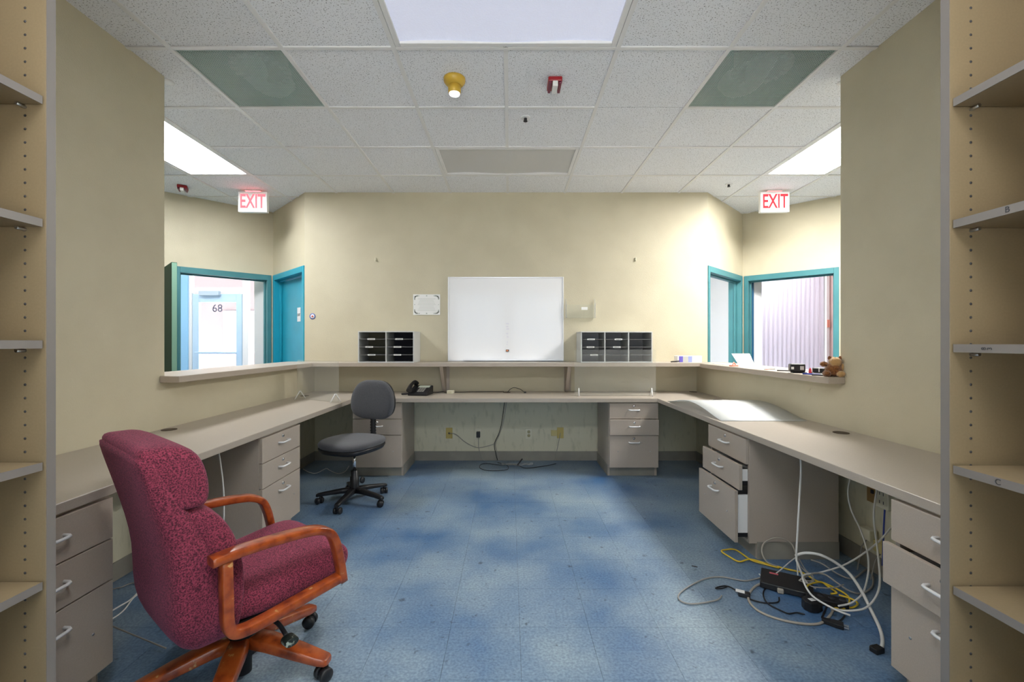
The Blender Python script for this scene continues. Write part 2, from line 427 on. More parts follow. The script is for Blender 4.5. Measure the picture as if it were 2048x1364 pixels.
# returns behind the bookcases, passage and the rear wall with two windows
struct(MB().box(XL-.13, -1.45, .97, 1.088, 0, WZ).build('wall_left_return', M_wall))
struct(MB().box(1.40, XR+.13, .97, 1.088, 0, WZ).build('wall_right_return', M_wall))
struct(MB().box(-1.55, -1.45, -2.2, .97, 0, WZ).build('wall_left_passage', M_wall))
struct(MB().box(1.40, 1.50, -2.2, .97, 0, WZ).build('wall_right_passage', M_wall))
wall_seg('wall_rear', (-1.55, -2.33), (1.50, -2.33), .13, 0, WZ, M_wall, [(.10, 1.46, .35, 2.60), (1.58, 2.95, .35, 2.60)])
for k, (a, b) in enumerate(((-1.45, -.09), (.03, 1.40))):
    wi = struct(MB().box(a, b, -2.28, -2.272, .35, 2.60).build('window_%d' % (k+1), M_glass))
    fr = MB()
    fr.box(a, a+.04, -2.31, -2.24, .35, 2.60).box(b-.04, b, -2.31, -2.24, .35, 2.60).box(a+.04, b-.04, -2.31, -2.24, .35, .39).box(a+.04, b-.04, -2.31, -2.24, 2.56, 2.60)
    fr.build('window_frame', M_white, wi)
# corridor outer walls
struct(MB().box(-4.55, -4.42, .55, 3.94, 0, WZ).build('wall_left_corridor', M_wall))
struct(MB().box(-4.55, XL-.13, .42, .55, 0, WZ).build('wall_left_end', M_wall))
struct(MB().box(4.42, 4.55, .55, 3.96, 0, WZ).build('wall_right_corridor', M_wall))
struct(MB().box(XR+.13, 4.55, .42, .55, 0, WZ).build('wall_right_end', M_wall))
# angled walls
S2 = math.sqrt(.5)
AL = (-2.19, 4.72); BL = (-2.915, 5.445); DL = (BL[0]-2.14*S2, BL[1]-2.14*S2)
AR = (2.117, 4.72); BR = (2.905, 5.508); DR = (BR[0]+2.17*S2, BR[1]-2.17*S2)
DH = 2.04; FW = .05; FH = 2.085
# left: door wall A-B (opening with frame), doorway wall D-B
lenL = math.hypot(BL[0]-AL[0], BL[1]-AL[1]); lenR = math.hypot(BR[0]-AR[0], BR[1]-AR[1])
wall_seg('wall_left_angle', BL, AL, .13, 0, WZ, M_wall, [(.05, lenL-.03, 0, DH)])
wall_seg('wall_left_entry', DL, BL, .13, 0, WZ, M_wall, [(2.14-.95, 2.14-.05, 0, DH)])
wall_seg('wall_right_angle', AR, BR, .13, 0, WZ, M_wall, [(.03, lenR-.05, 0, DH)])
wall_seg('wall_right_entry', BR, DR, .13, 0, WZ, M_wall, [(.05, .95, 0, DH)])
def frame(name, p0, p1, s0, s1, m, th=.13, fw=.05, proud=.012):
    """door frame lining an opening from s0 to s1 along p0->p1"""
    a = math.atan2(p1[1]-p0[1], p1[0]-p0[0]); mb = MB()
    for x0, x1 in ((s0-fw*.55, s0+.02), (s1-.02, s1+fw*.55)): mb.box(x0, x1, -proud, th+proud, 0, FH-.0)
    mb.box(s0+.02, s1-.02, -proud, th+proud, DH-.02, FH)
    mb.box(s0+.02, s0+.035, .05, .075, 0, DH-.02).box(s1-.035, s1-.02, .05, .075, 0, DH-.02).box(s0+.035, s1-.035, .05, .075, DH-.035, DH-.02)
    o = mb.build(name, m, loc=(p0[0], p0[1], 0), rot=(0, 0, a), bevel=.003)
    return struct(o)
frame('trim_1', BL, AL, .05, lenL-.03, M_tealbl)
frame('trim_2', DL, BL, 2.14-.95, 2.14-.05, M_teal)
frame('trim_3', AR, BR, .03, lenR-.05, M_teal)
frame('trim_4', BR, DR, .05, .95, M_teal)
# closed blue-teal door in the left angled wall, with its EXIT plate
a = math.atan2(AL[1]-BL[1], AL[0]-BL[0])
d1 = struct(MB().box(.087, lenL-.067, .077, .115, .008, DH-.037).build('door_1', M_tealbl, loc=(BL[0], BL[1], 0), rot=(0, 0, a), bevel=.003))
MB().box(.60, .70, .073, .077, 1.50, 1.66).build('exit_plate', M_whitep, d1, bevel=.002)
text('exit_lettering', 'EXIT', .042, M_tealdk, d1, (.65, .072, 1.575), (PI/2, 0, 0))
MB().lathe([(.026, 0), (.026, -.01), (.012, -.012), (.012, -.045), (.027, -.05), (.03, -.06), (.022, -.075), (.003, -.078)], (.88-.03, .077, 1.0), axis='y').build('door_knob', M_chrome, d1)
# open dark-green door leaf standing in the corridor
hx, hy = -3.86, 4.86; ex, ey = -3.215, 4.235
d2 = struct(MB().box(0, math.hypot(ex-hx, ey-hy), -.022, .022, .01, 2.03).build('door_2', M_tealdk, loc=(hx, hy, 0), rot=(0, 0, math.atan2(ey-hy, ex-hx)), bevel=.003))
MB().box(math.hypot(ex-hx, ey-hy)+.0005, math.hypot(ex-hx, ey-hy)+.0025, -.02, .02, .015, 2.025).build('edge_strip', mat('pale_green_edge', (.16, .30, .22), .5), d2)
# right: door leaf opened into the far room, seen on its edge
a = math.atan2(DR[1]-BR[1], DR[0]-BR[0])
struct(MB().box(0, .04, .14, 1.0, .01, 2.03).build('door_3', mat('deep_blue_door', (.01, .10, .22), .4), loc=(BR[0]+.075*S2, BR[1]-.075*S2, 0), rot=(0, 0, a+math.radians(11.5)), bevel=.003))
# back room behind the back wall (white), left lobby and right room
struct(MB().box(-3.2, 3.2, 7.2, 7.3, 0, WZ).build('wall_backroom_back', M_wallw))
struct(MB().box(-3.2, -3.08, BL[1]+.09, 7.2, 0, WZ).build('wall_backroom_left', M_wallw))
struct(MB().box(3.10, 3.2, BR[1]+.09, 7.2, 0, WZ).build('wall_backroom_right', M_wallw))
# left lobby
struct(MB().box(-5.75, -5.62, 3.9, 7.0, 0, WZ).build('wall_lobby_left', M_wallw))
struct(MB().box(-5.62, -4.4, 3.85, 3.95, 0, WZ).build('wall_lobby_near', M_wallw))
M_store = mat('storefront_frame', (.50, .68, .86), .4)
sf = struct(MB().box(-5.62, -5.3, 6.97, 7.05, 0, WZ).box(-5.3, -3.2, 6.97, 7.05, 2.62, WZ).build('wall_lobby_front', M_wallw))
def bars(name, rects, m, y0=6.96, y1=7.02, parent=None):
    mb = MB()
    for x0, x1, z0, z1 in rects: mb.box(x0, x1, y0, y1, z0, z1)
    return mb.build(name, m, parent, bevel=.004)
d4 = struct(bars('door_4', [(-5.0, -4.90, .03, 2.03), (-4.31, -4.22, .03, 2.03), (-4.90, -4.31, 1.90, 2.03), (-4.90, -4.31, .03, .22)], M_store))
MB().box(-4.90, -4.31, 6.985, 6.993, .22, 1.90).build('pane', M_glass, d4)
bars('push_bar', [(-4.93, -4.28, 1.085, 1.115)], M_store, 6.90, 6.925, d4)
bars('closer', [(-4.86, -4.55, 2.0, 2.07)], mat('closer_metal', (.45, .55, .65), .4), 6.90, 6.955, d4)
text('house_number', '68', .17, mat('number_vinyl', (.10, .12, .18), .6), d4, (-4.62, 6.982, 1.80), (PI/2, 0, 0))
st = struct(bars('window_3', [(-5.3, -5.2, 0, 2.62), (-5.04, -5.01, 0, 2.62), (-4.21, -4.12, 0, 2.62), (-3.3, -3.2, 0, 2.62), (-5.01, -4.21, 2.04, 2.13), (-5.01, -4.21, 2.57, 2.62), (-4.12, -3.3, 2.57, 2.62), (-4.12, -3.3, 0, .1), (-5.06, -5.04, 0, 2.62)], M_white))
bars('daylit_jamb_strip', [(-5.2, -5.06, 0, 2.62)], mat('daylit_jamb_blue', (.30, .58, .85), .5), 6.94, 7.0, st)  # added strip, its pale blue standing in for a daylit jamb face
for x0, x1, z0, z1 in ((-5.01, -4.21, 2.13, 2.57), (-4.12, -3.3, .1, 2.57)): MB().box(x0, x1, 6.985, 6.993, z0, z1).build('pane', M_glass, st)
# right room with the blinds
struct(MB().box(5.06, 5.16, 4.0, 7.1, 0, WZ).build('wall_side_right', M_salmon))
struct(MB().box(4.4, 5.06, 3.88, 3.98, 0, WZ).build('wall_side_near', M_wallw))
wall_seg('wall_side_front', (3.2, 7.02), (5.06, 7.02), .1, 0, WZ, M_wallw, [(.4, 1.72, .5, 2.45)])
wi = struct(MB().box(3.6, 4.92, 7.06, 7.066, .5, 2.45).build('window_4', M_glass))
struct(MB().box(4.985, 5.03, 6.94, 6.98, 0, 2.6).build('trim_5', M_white, bevel=.004))
tag(MB().box(4.985, 5.03, 6.925, 6.937, 1.50, 1.62).build('wall_switch', M_pinkc, bevel=.003), 'small peach switch plate on the white post beside the vertical blinds', 'switch')
bl = thing('vertical_blind', 'white vertical slat blind hanging in the room behind the teal doorway', 'blind', (0, 0, 0))
MB().box(3.55, 4.95, 6.90, 6.95, 2.50, 2.55).build('head_rail', M_white, bl)
arc = [(-.043+.0215*k, .012*math.cos(PI*(-.5+k/4))) for k in range(5)]
sl = MB().prism(arc+[(x, y+.002) for x, y in arc[::-1]], 0, 2.42).build('t', M_blind); slm = sl.data; bpy.data.objects.remove(sl)
for k in range(19): inst(slm, 'slat', bl, (3.60+k*.071, 6.925, .08), (0, 0, math.radians(-12)))
# outdoors
MBg = MB().box(-16, 16, 7.6, 30, -.10, -.06).build('pavement', M_conc); MBg['kind'] = 'structure'
MBg2 = MB().box(-16, 16, -20, -2.5, -.10, -.06).build('pavement', M_conc); MBg2['kind'] = 'structure'
bd = thing('building', 'pink stucco building seen through the glass entrance door', 'building', (-9, 15, -.06))
MB().box(-4, 4.2, 0, 4, 0, 6).build('wall', M_pink, bd)
MB().box(-4.2, 4.4, -.15, 4.2, 6, 6.3).build('roof', M_white, bd)
for k in range(3):
    g = MB().box(-3.2+k*2.5, -1.8+k*2.5, -.05, 0, 1.0, 2.4).build('window', M_white, bd); MB().box(-3.1+k*2.5, -1.9+k*2.5, -.06, -.05, 1.1, 2.3).build('pane', mat('far_pane%d' % k, (.4, .45, .5), .1), g)

# ================================================================== CEILING FITTINGS
def ceiling_light(label, i0, i1, j0, j1, m, group=None):
    x0, x1, ya, yb = GX0+i0*T, GX0+i1*T, GY0+j0*T, GY0+j1*T
    t = thing('ceiling_light', label, 'ceiling light', ((x0+x1)/2, (ya+yb)/2, H), 0, group)
    hx_, hy_ = (x1-x0)/2-.013, (yb-ya)/2-.013; f = .028
    fr = MB().box(-hx_, -hx_+f, -hy_, hy_, -.006, .03).box(hx_-f, hx_, -hy_, hy_, -.006, .03).box(-hx_+f, hx_-f, -hy_, -hy_+f, -.006, .03).box(-hx_+f, hx_-f, hy_-f, hy_, -.006, .03)
    fr.build('frame', M_tee, t, bevel=.003)
    MB().box(-hx_, hx_, -hy_, hy_, .03, .045).build('housing', M_white, t)
    loops = []; n = 17; kx = x1-x0 > yb-ya
    vs_, fs_ = [], []
    a, b = hx_-f, hy_-f
    for p in range(n):
        for q in range(n):
            u, v = -a+2*a*p/(n-1), -b+2*b*q/(n-1)
            z = .006+.010*math.sin(PI*p/(n-1))*0+ (.006*math.sin(3*PI*p/(n-1)) if kx else .003)
            vs_.append((u, v, z))
    for p in range(n-1):
        for q in range(n-1): fs_.append((p*n+q, p*n+q+1, (p+1)*n+q+1, (p+1)*n+q))
    MB().add(vs_, fs_, 0, True).build('lens', m, t)
    return t
ceiling_light('unlit ceiling light, bluish prismatic lens given a faint glow, beside the yellow smoke detector', -1, 1, -1, 0, M_nearlens)
ceiling_light('dim grey ceiling light panel beside the wall with the whiteboard', -1, 1, 2, 3, M_off)
ceiling_light('glowing white ceiling light above the ledge by the dark green door', -5, -4, 1, 3, E_left)
ceiling_light('brightest glowing ceiling light, above the ledge with the plush toy', 4, 5, 1, 3, E_right)
ceiling_light('glowing ceiling light over the passage between the bookcases', -1, 1, -4, -3, E_rear)
ceiling_light('added unseen ceiling light brightening the lobby behind the glass entrance door', -8, -6, 5, 6, emat('added_lens_lobby', (.95, .98, 1.0), 9.0))  # lamp added out of view to brighten the entrance door frames
ceiling_light('added unseen ceiling light brightening the white back room', -1, 1, 5, 6, E_fill_back)  # lamp added out of view so the angled doorway shows white
ceiling_light('added unseen ceiling light brightening the room with the vertical blinds', 5, 7, 6, 7, E_fill_side)  # lamp added out of view to brighten the blinds from inside

M_egg = mat('egg_crate_green', (.55, .66, .62), .35)
M_plen = mat('plenum_green', (.34, .55, .50), .25)
tb_ = MB().box(-.009, .009, .13, .168, .046, .053).build('t', M_white); tabm = tb_.data; bpy.data.objects.remove(tb_)
def grille(label, i, j, flip):
    t = thing('ceiling_grille', label, 'air grille', (GX0+(i+.5)*T, GY0+(j+.5)*T, H), 0)
    h = T/2-.013; mb = MB(); n = 44
    for k in range(n+1):
        p = -h+2*h*k/n; mb.box(p-.0011, p+.0011, -h, h, 0, .004); mb.box(-h, h, p-.0011, p+.0011, 0, .004)
    mb.build('egg_crate_core', M_egg, t)
    bx_ = MB().box(-h-.02, h+.02, -h-.02, h+.02, .34, .35)
    for a in (-1, 1): bx_.box(a*(h+.01)-.01, a*(h+.01)+.01, -h, h, .012, .34); bx_.box(-h, h, a*(h+.01)-.01, a*(h+.01)+.01, .012, .34)
    bx_.build('plenum_box', M_plen, t)
    MB().lathe([(.15, .338), (.15, .08), (.17, .065), (.17, .055), (.125, .06), (.12, .338)], (.03, -.02, 0), 32).build('duct_collar', M_metal, t)
    for k in range(18):
        an = 2*PI*k/18; inst(tabm, 'collar_tab', t, (.03, -.02, 0), (0, 0, an))
    MB().tube(smoothpath([(-.10*flip, .02, .20), (-.06*flip, .13, .10), (.0, .22, .10), (.04*flip, .26, .16)]), .075, 14).build('flexible_duct', mat('duct_wrap_glare', (.85, .88, .88), .4, 0), t)  # pale wrap colour stands in for a white reflection inside the grille
grille('egg crate return grille in the ceiling, with a pale painted glint inside, by the dark green door side', -3, 0, 1)
grille('egg crate return grille in the ceiling, darker green inside, toward the brightest light', 2, 0, -1)

sd = thing('smoke_detector', 'yellowed smoke detector with a white tip on the ceiling', 'smoke detector', (-.335, 2.69, H))
MB().lathe([(.066, 0), (.066, -.012), (.064, -.02), (.052, -.035), (.040, -.045)], n=32).build('base', M_yel, sd)
MB().lathe([(.040, -.045), (.038, -.085), (.034, -.09)], n=32).build('head', M_yel, sd)
MB().lathe([(.033, -.09), (.031, -.097), (.02, -.099)], n=24).build('tip', E_led, sd)
def strobe(label, loc, rz=0):
    s = thing('fire_strobe', label, 'fire alarm', loc, rz)
    MB().box(-.042, .042, -.058, .058, -.028, 0).build('housing', M_red, s, bevel=.005)
    for a in (-1, 1): MB().box(a*.03-.008, a*.03+.008, -.06, .05, -.045, -.028).build('side_rib', mat('dark_red_rib', (.16, .01, .04), .35), s, bevel=.003)
    MB().box(-.016, .016, -.062, .03, -.06, -.028).build('flash_lens', M_whitep, s, bevel=.004)
strobe('red fire alarm strobe on the ceiling tile beside the smoke detector', (.277, 2.72, H))
strobe('red fire alarm strobe on the ceiling near the lit EXIT sign', (-3.36, 4.54, H), .5)
def sprinkler(label, loc, group=None, flat=False):
    s = thing('sprinkler_head', label, 'sprinkler', loc, 0, group)
    MB().lathe([(.036, 0), (.035, -.005), (.018, -.007)], n=24).build('escutcheon', M_white, s)
    if flat: return
    MB().lathe([(.011, -.008), (.011, -.02), (.005, -.021), (.005, -.028)], n=12).build('body', M_dark, s)
    MB().lathe([(.015, -.026), (.015, -.029)], n=16).build('deflector', M_dark, s)
sprinkler('chrome sprinkler head in the ceiling between strobe and dim light', (.114, 3.15, H))
sprinkler('dark sprinkler head in the ceiling near the EXIT sign with crisp red letters', (2.22, 4.47, H))
sprinkler('sprinkler head peeping past the end of the long wall by the dark green door', (-2.105, 2.72, H), flat=True)
sprinkler('sprinkler head peeping past the end of the wall beside the plush toy', (2.06, 2.72, H), flat=True)

def exit_sign(label, loc, rz, es):
    s = thing('exit_sign', label, 'exit sign', loc, rz)
    MB().box(-.08, .08, -.03, .03, -.012, 0).build('canopy', M_whitep, s, bevel=.003)
    MB().box(-.07, .07, -.022, .022, -.019, -.012).build('top_glow', E_redtop if es > 1 else emat('exit_top_dim', (1, .15, .15), 2.0), s)
    MB().box(-.148, .148, -.025, .025, -.235, -.019).build('housing', M_whitep, s, bevel=.005)
    text('lettering', 'EXIT', .205, E_red if es > 1 else emat('exit_letters', (.85, .07, .09), .8), s, (0, -.0258, -.128), (PI/2, 0, 0), scale=(.62, 1.0, 1), bold=.004)
exit_sign('white EXIT sign with strongly glowing red letters near the blue-teal door', (-2.70, 4.66, H), .05, 2)
exit_sign('white EXIT sign with crisp red letters near the brightest light', (2.79, 4.66, H), -.05, 1)

# ================================================================== WORKTOPS AND SHELVES
def worktop(label, poly, groms):
    t = thing('desk_worktop', label, 'worktop', (0, 0, DESK))
    MB().prism(poly, -.036, 0).build('top', M_lamtop, t, bevel=.003)
    for gx, gy in groms:
        MB().lathe([(.040, .0005), (.040, .003), (.032, .003), (.030, .0015)], (gx, gy, 0), 24).build('grommet', M_grom, t)
    return t
worktop('taupe laminate worktop along the wall, behind the burgundy armchair', [(XL+.003, 1.10), (-1.445, 1.10), (-1.445, 3.80), (XL+.003, 4.19)], [(-2.02, 2.62)])
worktop('taupe laminate worktop under the whiteboard shelf, with the black phone', [(XL+.003, 4.194), (-1.445, 3.804), (-1.445, 4.097), (1.371, 4.097), (1.371, 4.099), (XR-.003, 4.099), (XR-.003, YB-.004), (XL+.003, YB-.004)], [(-1.99, 4.29), (-.03, 4.60), (1.93, 4.64)])
worktop('taupe laminate worktop carrying the curved milky sheet', [(1.373, 1.10), (XR-.003, 1.10), (XR-.003, 4.095), (1.373, 4.095)], [(1.90, 2.53), (1.88, 3.98)])
# wall shelf with two brackets
ws = thing('wall_shelf', 'long taupe wall shelf holding the whiteboard and both mail sorters', 'shelf', (0, 0, LZ))
MB().box(XL+.003, XR-.003, 4.41, YB-.002, -.04, 0).build('board', M_lam, ws, bevel=.003)
for x in (-.69, .605):
    b = MB().prism_x([(YB-.004, -.04), (YB-.004, -.315), (YB-.06, -.315), (4.45, -.04)], x-.018, x+.018).build('bracket', M_lam, ws, bevel=.003)
    MB().box(x-.024, x+.050, YB-.012, YB-.0035, -.315, -.04).build('bracket_back_plate', M_lam, ws, bevel=.002)
def ledge(label, x0, x1, z):
    l = thing('counter_ledge', label, 'ledge', (0, 0, z))
    MB().box(x0, x1, 2.63, 4.40 if True else 0, -.04, 0).build('board', M_lam, l, bevel=.004)
    return l
lg = thing('counter_ledge', 'taupe ledge on the half wall below the dark green door view', 'ledge', (0, 0, LZ))
MB().prism([(-2.36, YE+.003), (XL+.0, YE+.003), (XL+.0, 2.63), (-1.968, 2.63), (-1.968, 4.405), (XL-.0, 4.405), (XL-.0, 4.715), (-2.185, 4.715), (-2.36, 4.715)], -.04, 0).build('board', M_lam, lg, bevel=.004)
lg = thing('counter_ledge', 'taupe chipped ledge on the half wall under the plush toy', 'ledge', (0, 0, LZR))
MB().prism([(1.900, 2.63), (XR, 2.63), (XR, YE+.003), (2.30, YE+.003), (2.30, 4.715), (XR, 4.715), (XR, 4.405), (1.900, 4.405)], -.04, 0).build('board', M_lam, lg, bevel=.004)

# ================================================================== DRAWER PEDESTALS
def handle_mesh():
    pts = [(-.050, 0, 0), (-.049, -.018, 0), (-.043, -.027, 0), (-.03, -.030, 0), (.03, -.030, 0), (.043, -.027, 0), (.049, -.018, 0), (.050, 0, 0)]
    return MB().tube(pts, .0055, 8)
hm = handle_mesh().build('t', M_white); hme = hm.data; bpy.data.objects.remove(hm)
lk = MB().lathe([(.011, 0), (.011, -.004), (.008, -.005), (.008, -.008), (.001, -.008)], n=16, axis='y').build('t', M_chrome); lkm = lk.data; bpy.data.objects.remove(lk)
def pedestal(label, cx, cy, rz, w_=.46, d=.52, pulls=(0, 0, 0)):
    t = thing('drawer_pedestal', label, 'drawers', (cx, cy, 0), rz)
    body = MB(); hw = w_/2
    body.box(-hw, -hw+.018, 0, d, .09, .702).box(hw-.018, hw, 0, d, .09, .702).box(-hw, -hw+.018, .045, d, 0, .09).box(hw-.018, hw, .045, d, 0, .09).box(-hw+.018, hw-.018, d-.01, d, .1, .702)
    body.box(-hw+.018, hw-.018, .0, d-.01, .09, .106).box(-hw+.018, hw-.018, .0, d-.01, .692, .702)
    body.build('body', M_lam, t, bevel=.0015)
    MB().box(-hw+.018, hw-.018, .045, .06, 0, .09).build('toe_kick', M_base, t)
    for a in (-1, 1): MB().box(a*(hw+.0025)-.0025, a*(hw+.0025)+.0025, .045, d, 0, .1).build('side_cove_base', M_base, t)
    for (z0, z1), p in zip(((.548, .694), (.398, .543), (.094, .393)), pulls):
        dr = MB().box(-hw+.003, hw-.003, -.019-p, -p, z0, z1).build('drawer', M_lam, t, bevel=.0015)
        if p:
            bx_ = MB(); zb = z0+.03; zt = z1-.03
            for a in (-1, 1): bx_.box(a*(hw-.032)-.006, a*(hw-.032)+.006, -p, .40, zb, zt)
            bx_.box(-hw+.038, hw-.038, -p, .40, zb, zb+.008)
            bx_.build('drawer_box', M_whitep, dr)
            for a in (-1, 1):
                MB().box(a*(hw-.022)-.003, a*(hw-.022)+.003, -p, .38, zb-.004, zb+.018).build('slide', M_black, dr)
        zc = z1-.062 if z1-z0 < .2 else z1-.062
        inst(hme, 'handle', dr, (0, -.019-p, zc))
        inst(lkm, 'lock', dr, (.0, -.019-p, zc+.035))
        if z1-z0 > .2:
            for a in (-1, 1): MB().lathe([(.005, 0), (.005, -.0015), (.001, -.0015)], (a*.15, -.019-p, z0+.15), 10, axis='y').build('screw', M_metal, dr)
    return t
pedestal('three-drawer pedestal behind the grey task chair', -1.235, 4.135, 0)
pedestal('three-drawer pedestal with slanting light on its fronts, under the shelf with the wide sorter', 1.160, 4.135, 0, pulls=(0, .018, .004))
pedestal('three-drawer pedestal between the burgundy armchair and the grey task chair', -1.465, 2.815, PI/2, .47)
pedestal('shadowed three-drawer pedestal beside the bookcase and burgundy armchair', -1.465, 1.383, PI/2)
pedestal('three-drawer pedestal with two drawers pulled out, beside the tangled cables', 1.393, 2.81, -PI/2, .49, pulls=(0, .038, .064))
pedestal('three-drawer pedestal with its middle drawer ajar, beside the bookcase lettered C', 1.393, 1.363, -PI/2, pulls=(0, .030, 0))

# ================================================================== BOOKCASES
def bookcase(label, side, xf, zs):
    t = thing('bookcase', label, 'bookcase', (xf, 1.05, 0))
    s = side; D = .33; y0 = -.46
    def bx_(xa, xb, ya, yb, z0, z1): xa, xb = sorted((s*xa, s*xb)); return MB().box(xa, xb, ya, yb, z0, z1)
    p = bx_(0, D, 0, .021, 0, 2.62).build('side_panel', M_lamedge, t, bevel=.001)
    bx_(-.0015, 0, 0, .021, 0, 2.62).build('edge_band', M_edge, p)
    p2 = bx_(0, D, y0-.021, y0, 0, 2.62).build('side_panel', M_lamedge, t, bevel=.001)  # unseen near panel, set close to keep rear daylight off the shelves
    bx_(D-.006, D, y0, 0, 0, 2.62).build('back_panel', M_lamedge, t)
    bx_(0, D-.006, y0, 0, 2.60, 2.62).build('top_panel', M_lamedge, t)
    bx_(.03, D-.006, y0, 0, 0, .08).build('plinth', M_lamedge, t)
    h = MB()
    for k in range(78):
        z = .10+k*.032
        h.lathe([(.0032, 0), (.0032, -.0004), (.0005, -.0004)], (s*.05, 0, z), 8, axis='y')
        h.lathe([(.0032, 0), (.0032, -.0004), (.0005, -.0004)], (s*.27, 0, z), 8, axis='y')
    o = h.build('pin_holes', M_ink, t); o['kind'] = 'stuff'
    for z in zs:
        sh = bx_(.006, D-.008, y0+.004, -.004, z, z+.019).build('shelf', M_lamedge, t, bevel=.001)
        bx_(.0042, .006, y0+.004, -.004, z, z+.019).build('edge_band', M_edge, sh)
        MB().lathe([(.004, 0), (.004, -.02)], (s*.05, 0, z-.005), 8, axis='y').build('shelf_pin', M_metal, sh)
    return t
bookcase('tall tan bookcase with plain shelves beside the burgundy armchair', -1, -1.102, (1.821, 1.530, 1.242, .953, .670, .38))
bk = bookcase('tall tan bookcase with handwritten marks on its shelf edges', 1, 1.047, (1.815, 1.527, 1.233, .946, .660, .37))
for o in [c for c in bk.children if c.name.startswith('shelf')]:
    z = min(v.co.z for v in o.data.vertices)
    for ch, zz, yy, rr in (('83', 1.233, -.078, PI/2), ('C', .946, -.100, 0), ('B', 1.527, -.118, 0)):
        if abs(z-zz) < .002:
            if ch == '83':
                text('shelf_mark', '8', .014, M_ink, o, (.0035, yy+.006, z+.0095), (0, -PI/2, 0), .0002)
                text('shelf_mark', '3', .014, M_ink, o, (.0035, yy-.006, z+.0095), (0, -PI/2, 0), .0002)
            else: text('shelf_mark', ch, .018, M_ink, o, (.0035, yy, z+.0095), (PI/2, 0, -PI/2), .0002)

# ================================================================== WHITEBOARD AND WALL ITEMS
wbd = thing('whiteboard', 'white dry-erase board with a thin metal frame standing on the wall shelf', 'whiteboard', (-.040, YB-.004, LZ))
MB().box(-.607, .607, -.012, 0, .012, .892).build('panel', M_board, wbd)
fr = MB().box(-.617, -.605, -.017, 0, .002, .902).box(.605, .617, -.017, 0, .002, .902).box(-.605, .605, -.017, 0, .890, .902).box(-.605, .605, -.017, 0, .002, .014)
fr.build('frame', M_alu, wbd, bevel=.002)
MB().box(-.45, .605, -.055, -.017, .012, .020).box(-.45, .605, -.058, -.055, .012, .028).build('marker_tray', M_alu, wbd, bevel=.001)
sm_ = MB()
for z, wd in ((.395, .034), (.365, .026), (.34, .03), (.29, .022), (.255, .018), (.20, .012), (.175, .012)):
    x = .02+random.uniform(-.006, .006)
    sm_.box(x-wd/2, x+wd/2, -.0125, -.012, z, z+.014)
sm_.build('marker_smudges', mat('faint_smudge', (.80, .79, .86), .5), wbd)
mg = MB().box(-.016, .016, -.020, -.0122, 0, .022).box(-.012, .008, -.0205, -.020, .004, .018, 1).build('fridge_magnet', [M_dark, mat('orange_face', (.8, .28, .12), .5)], loc=(-.040+.018, YB-.004, LZ+.105))
tag(mg, 'tiny orange magnet stuck on the whiteboard', 'magnet')

pp = thing('wall_notice', 'white paper notice with an ornate border taped to the wall by the whiteboard', 'notice', (-.885, YB-.003, 1.665))
MB().box(-.144, .144, -.0015, 0, -.11, .11).build('sheet', M_paperw, pp)
bd_ = MB(); pts = selli(0, 0, .128, .094, 9, 56)
for i, (x, z) in enumerate(pts):
    r = .0035+.003*((i*7) % 5)/4
    bd_.box(x-r, x+r, -.0022, -.0015, z-r, z+r)
bd_.build('border_print', mat('border_grey', (.45, .48, .44), .8), pp)
tx = MB()
for k in range(9):
    z = .062-k*.0155; hw = .095-.02*((k*3) % 4)/3
    tx.box(-hw, hw, -.0019, -.0015, z-.002, z+.002)
tx.build('text_lines', mat('faint_print', (.62, .63, .60), .8), pp)
wp = thing('wall_pocket', 'clear acrylic file pocket on the wall beside the whiteboard', 'file pocket', (.755, YB-.003, 1.52))
MB().prism_x([(-.004, 0), (-.045, 0), (-.050, .14), (-.047, .14), (-.042, .004), (-.004, .004)], -.152, .152).build('front', M_acr, wp)
for a in (-1, 1): MB().prism_x([(-.004, 0), (-.045, 0), (-.05, .14), (-.004, .21)], a*.1535-.0018, a*.1535+.0018).build('side', glassmat('acrylic_edge', (.9, .92, .92), 1, .1, .35), wp)
MB().box(.005, .07, -.0535, -.0515, .085, .115).build('label_sticker', M_paperw, wp)
rs = thing('round_sticker', 'small round blue and white sticker on the wall beside the teal door', 'sticker', (-2.105, YB-.002, 1.540))
MB().lathe([(.032, 0), (.032, -.001), (.02, -.001)], n=28, axis='y').build('ring', mat('sticker_blue', (.12, .16, .5), .5), rs)
MB().lathe([(.022, -.001), (.022, -.0015), (.01, -.0015)], n=28, axis='y').build('centre', M_paperw, rs)
MB().lathe([(.010, -.0015), (.010, -.002), (.001, -.002)], n=16, axis='y').build('dot', mat('sticker_red', (.6, .08, .08), .5), rs)
for x, l in ((-1.43, 'small wall hook above the narrower mail sorter'), (1.347, 'small wall hook above the wide mail sorter')):
    tag(MB().box(-.006, .006, -.014, 0, -.018, .018).box(-.004, .004, -.022, -.014, -.018, -.010).build('wall_hook', M_cream, loc=(x, YB-.001, 2.148), bevel=.001), l, 'hook')

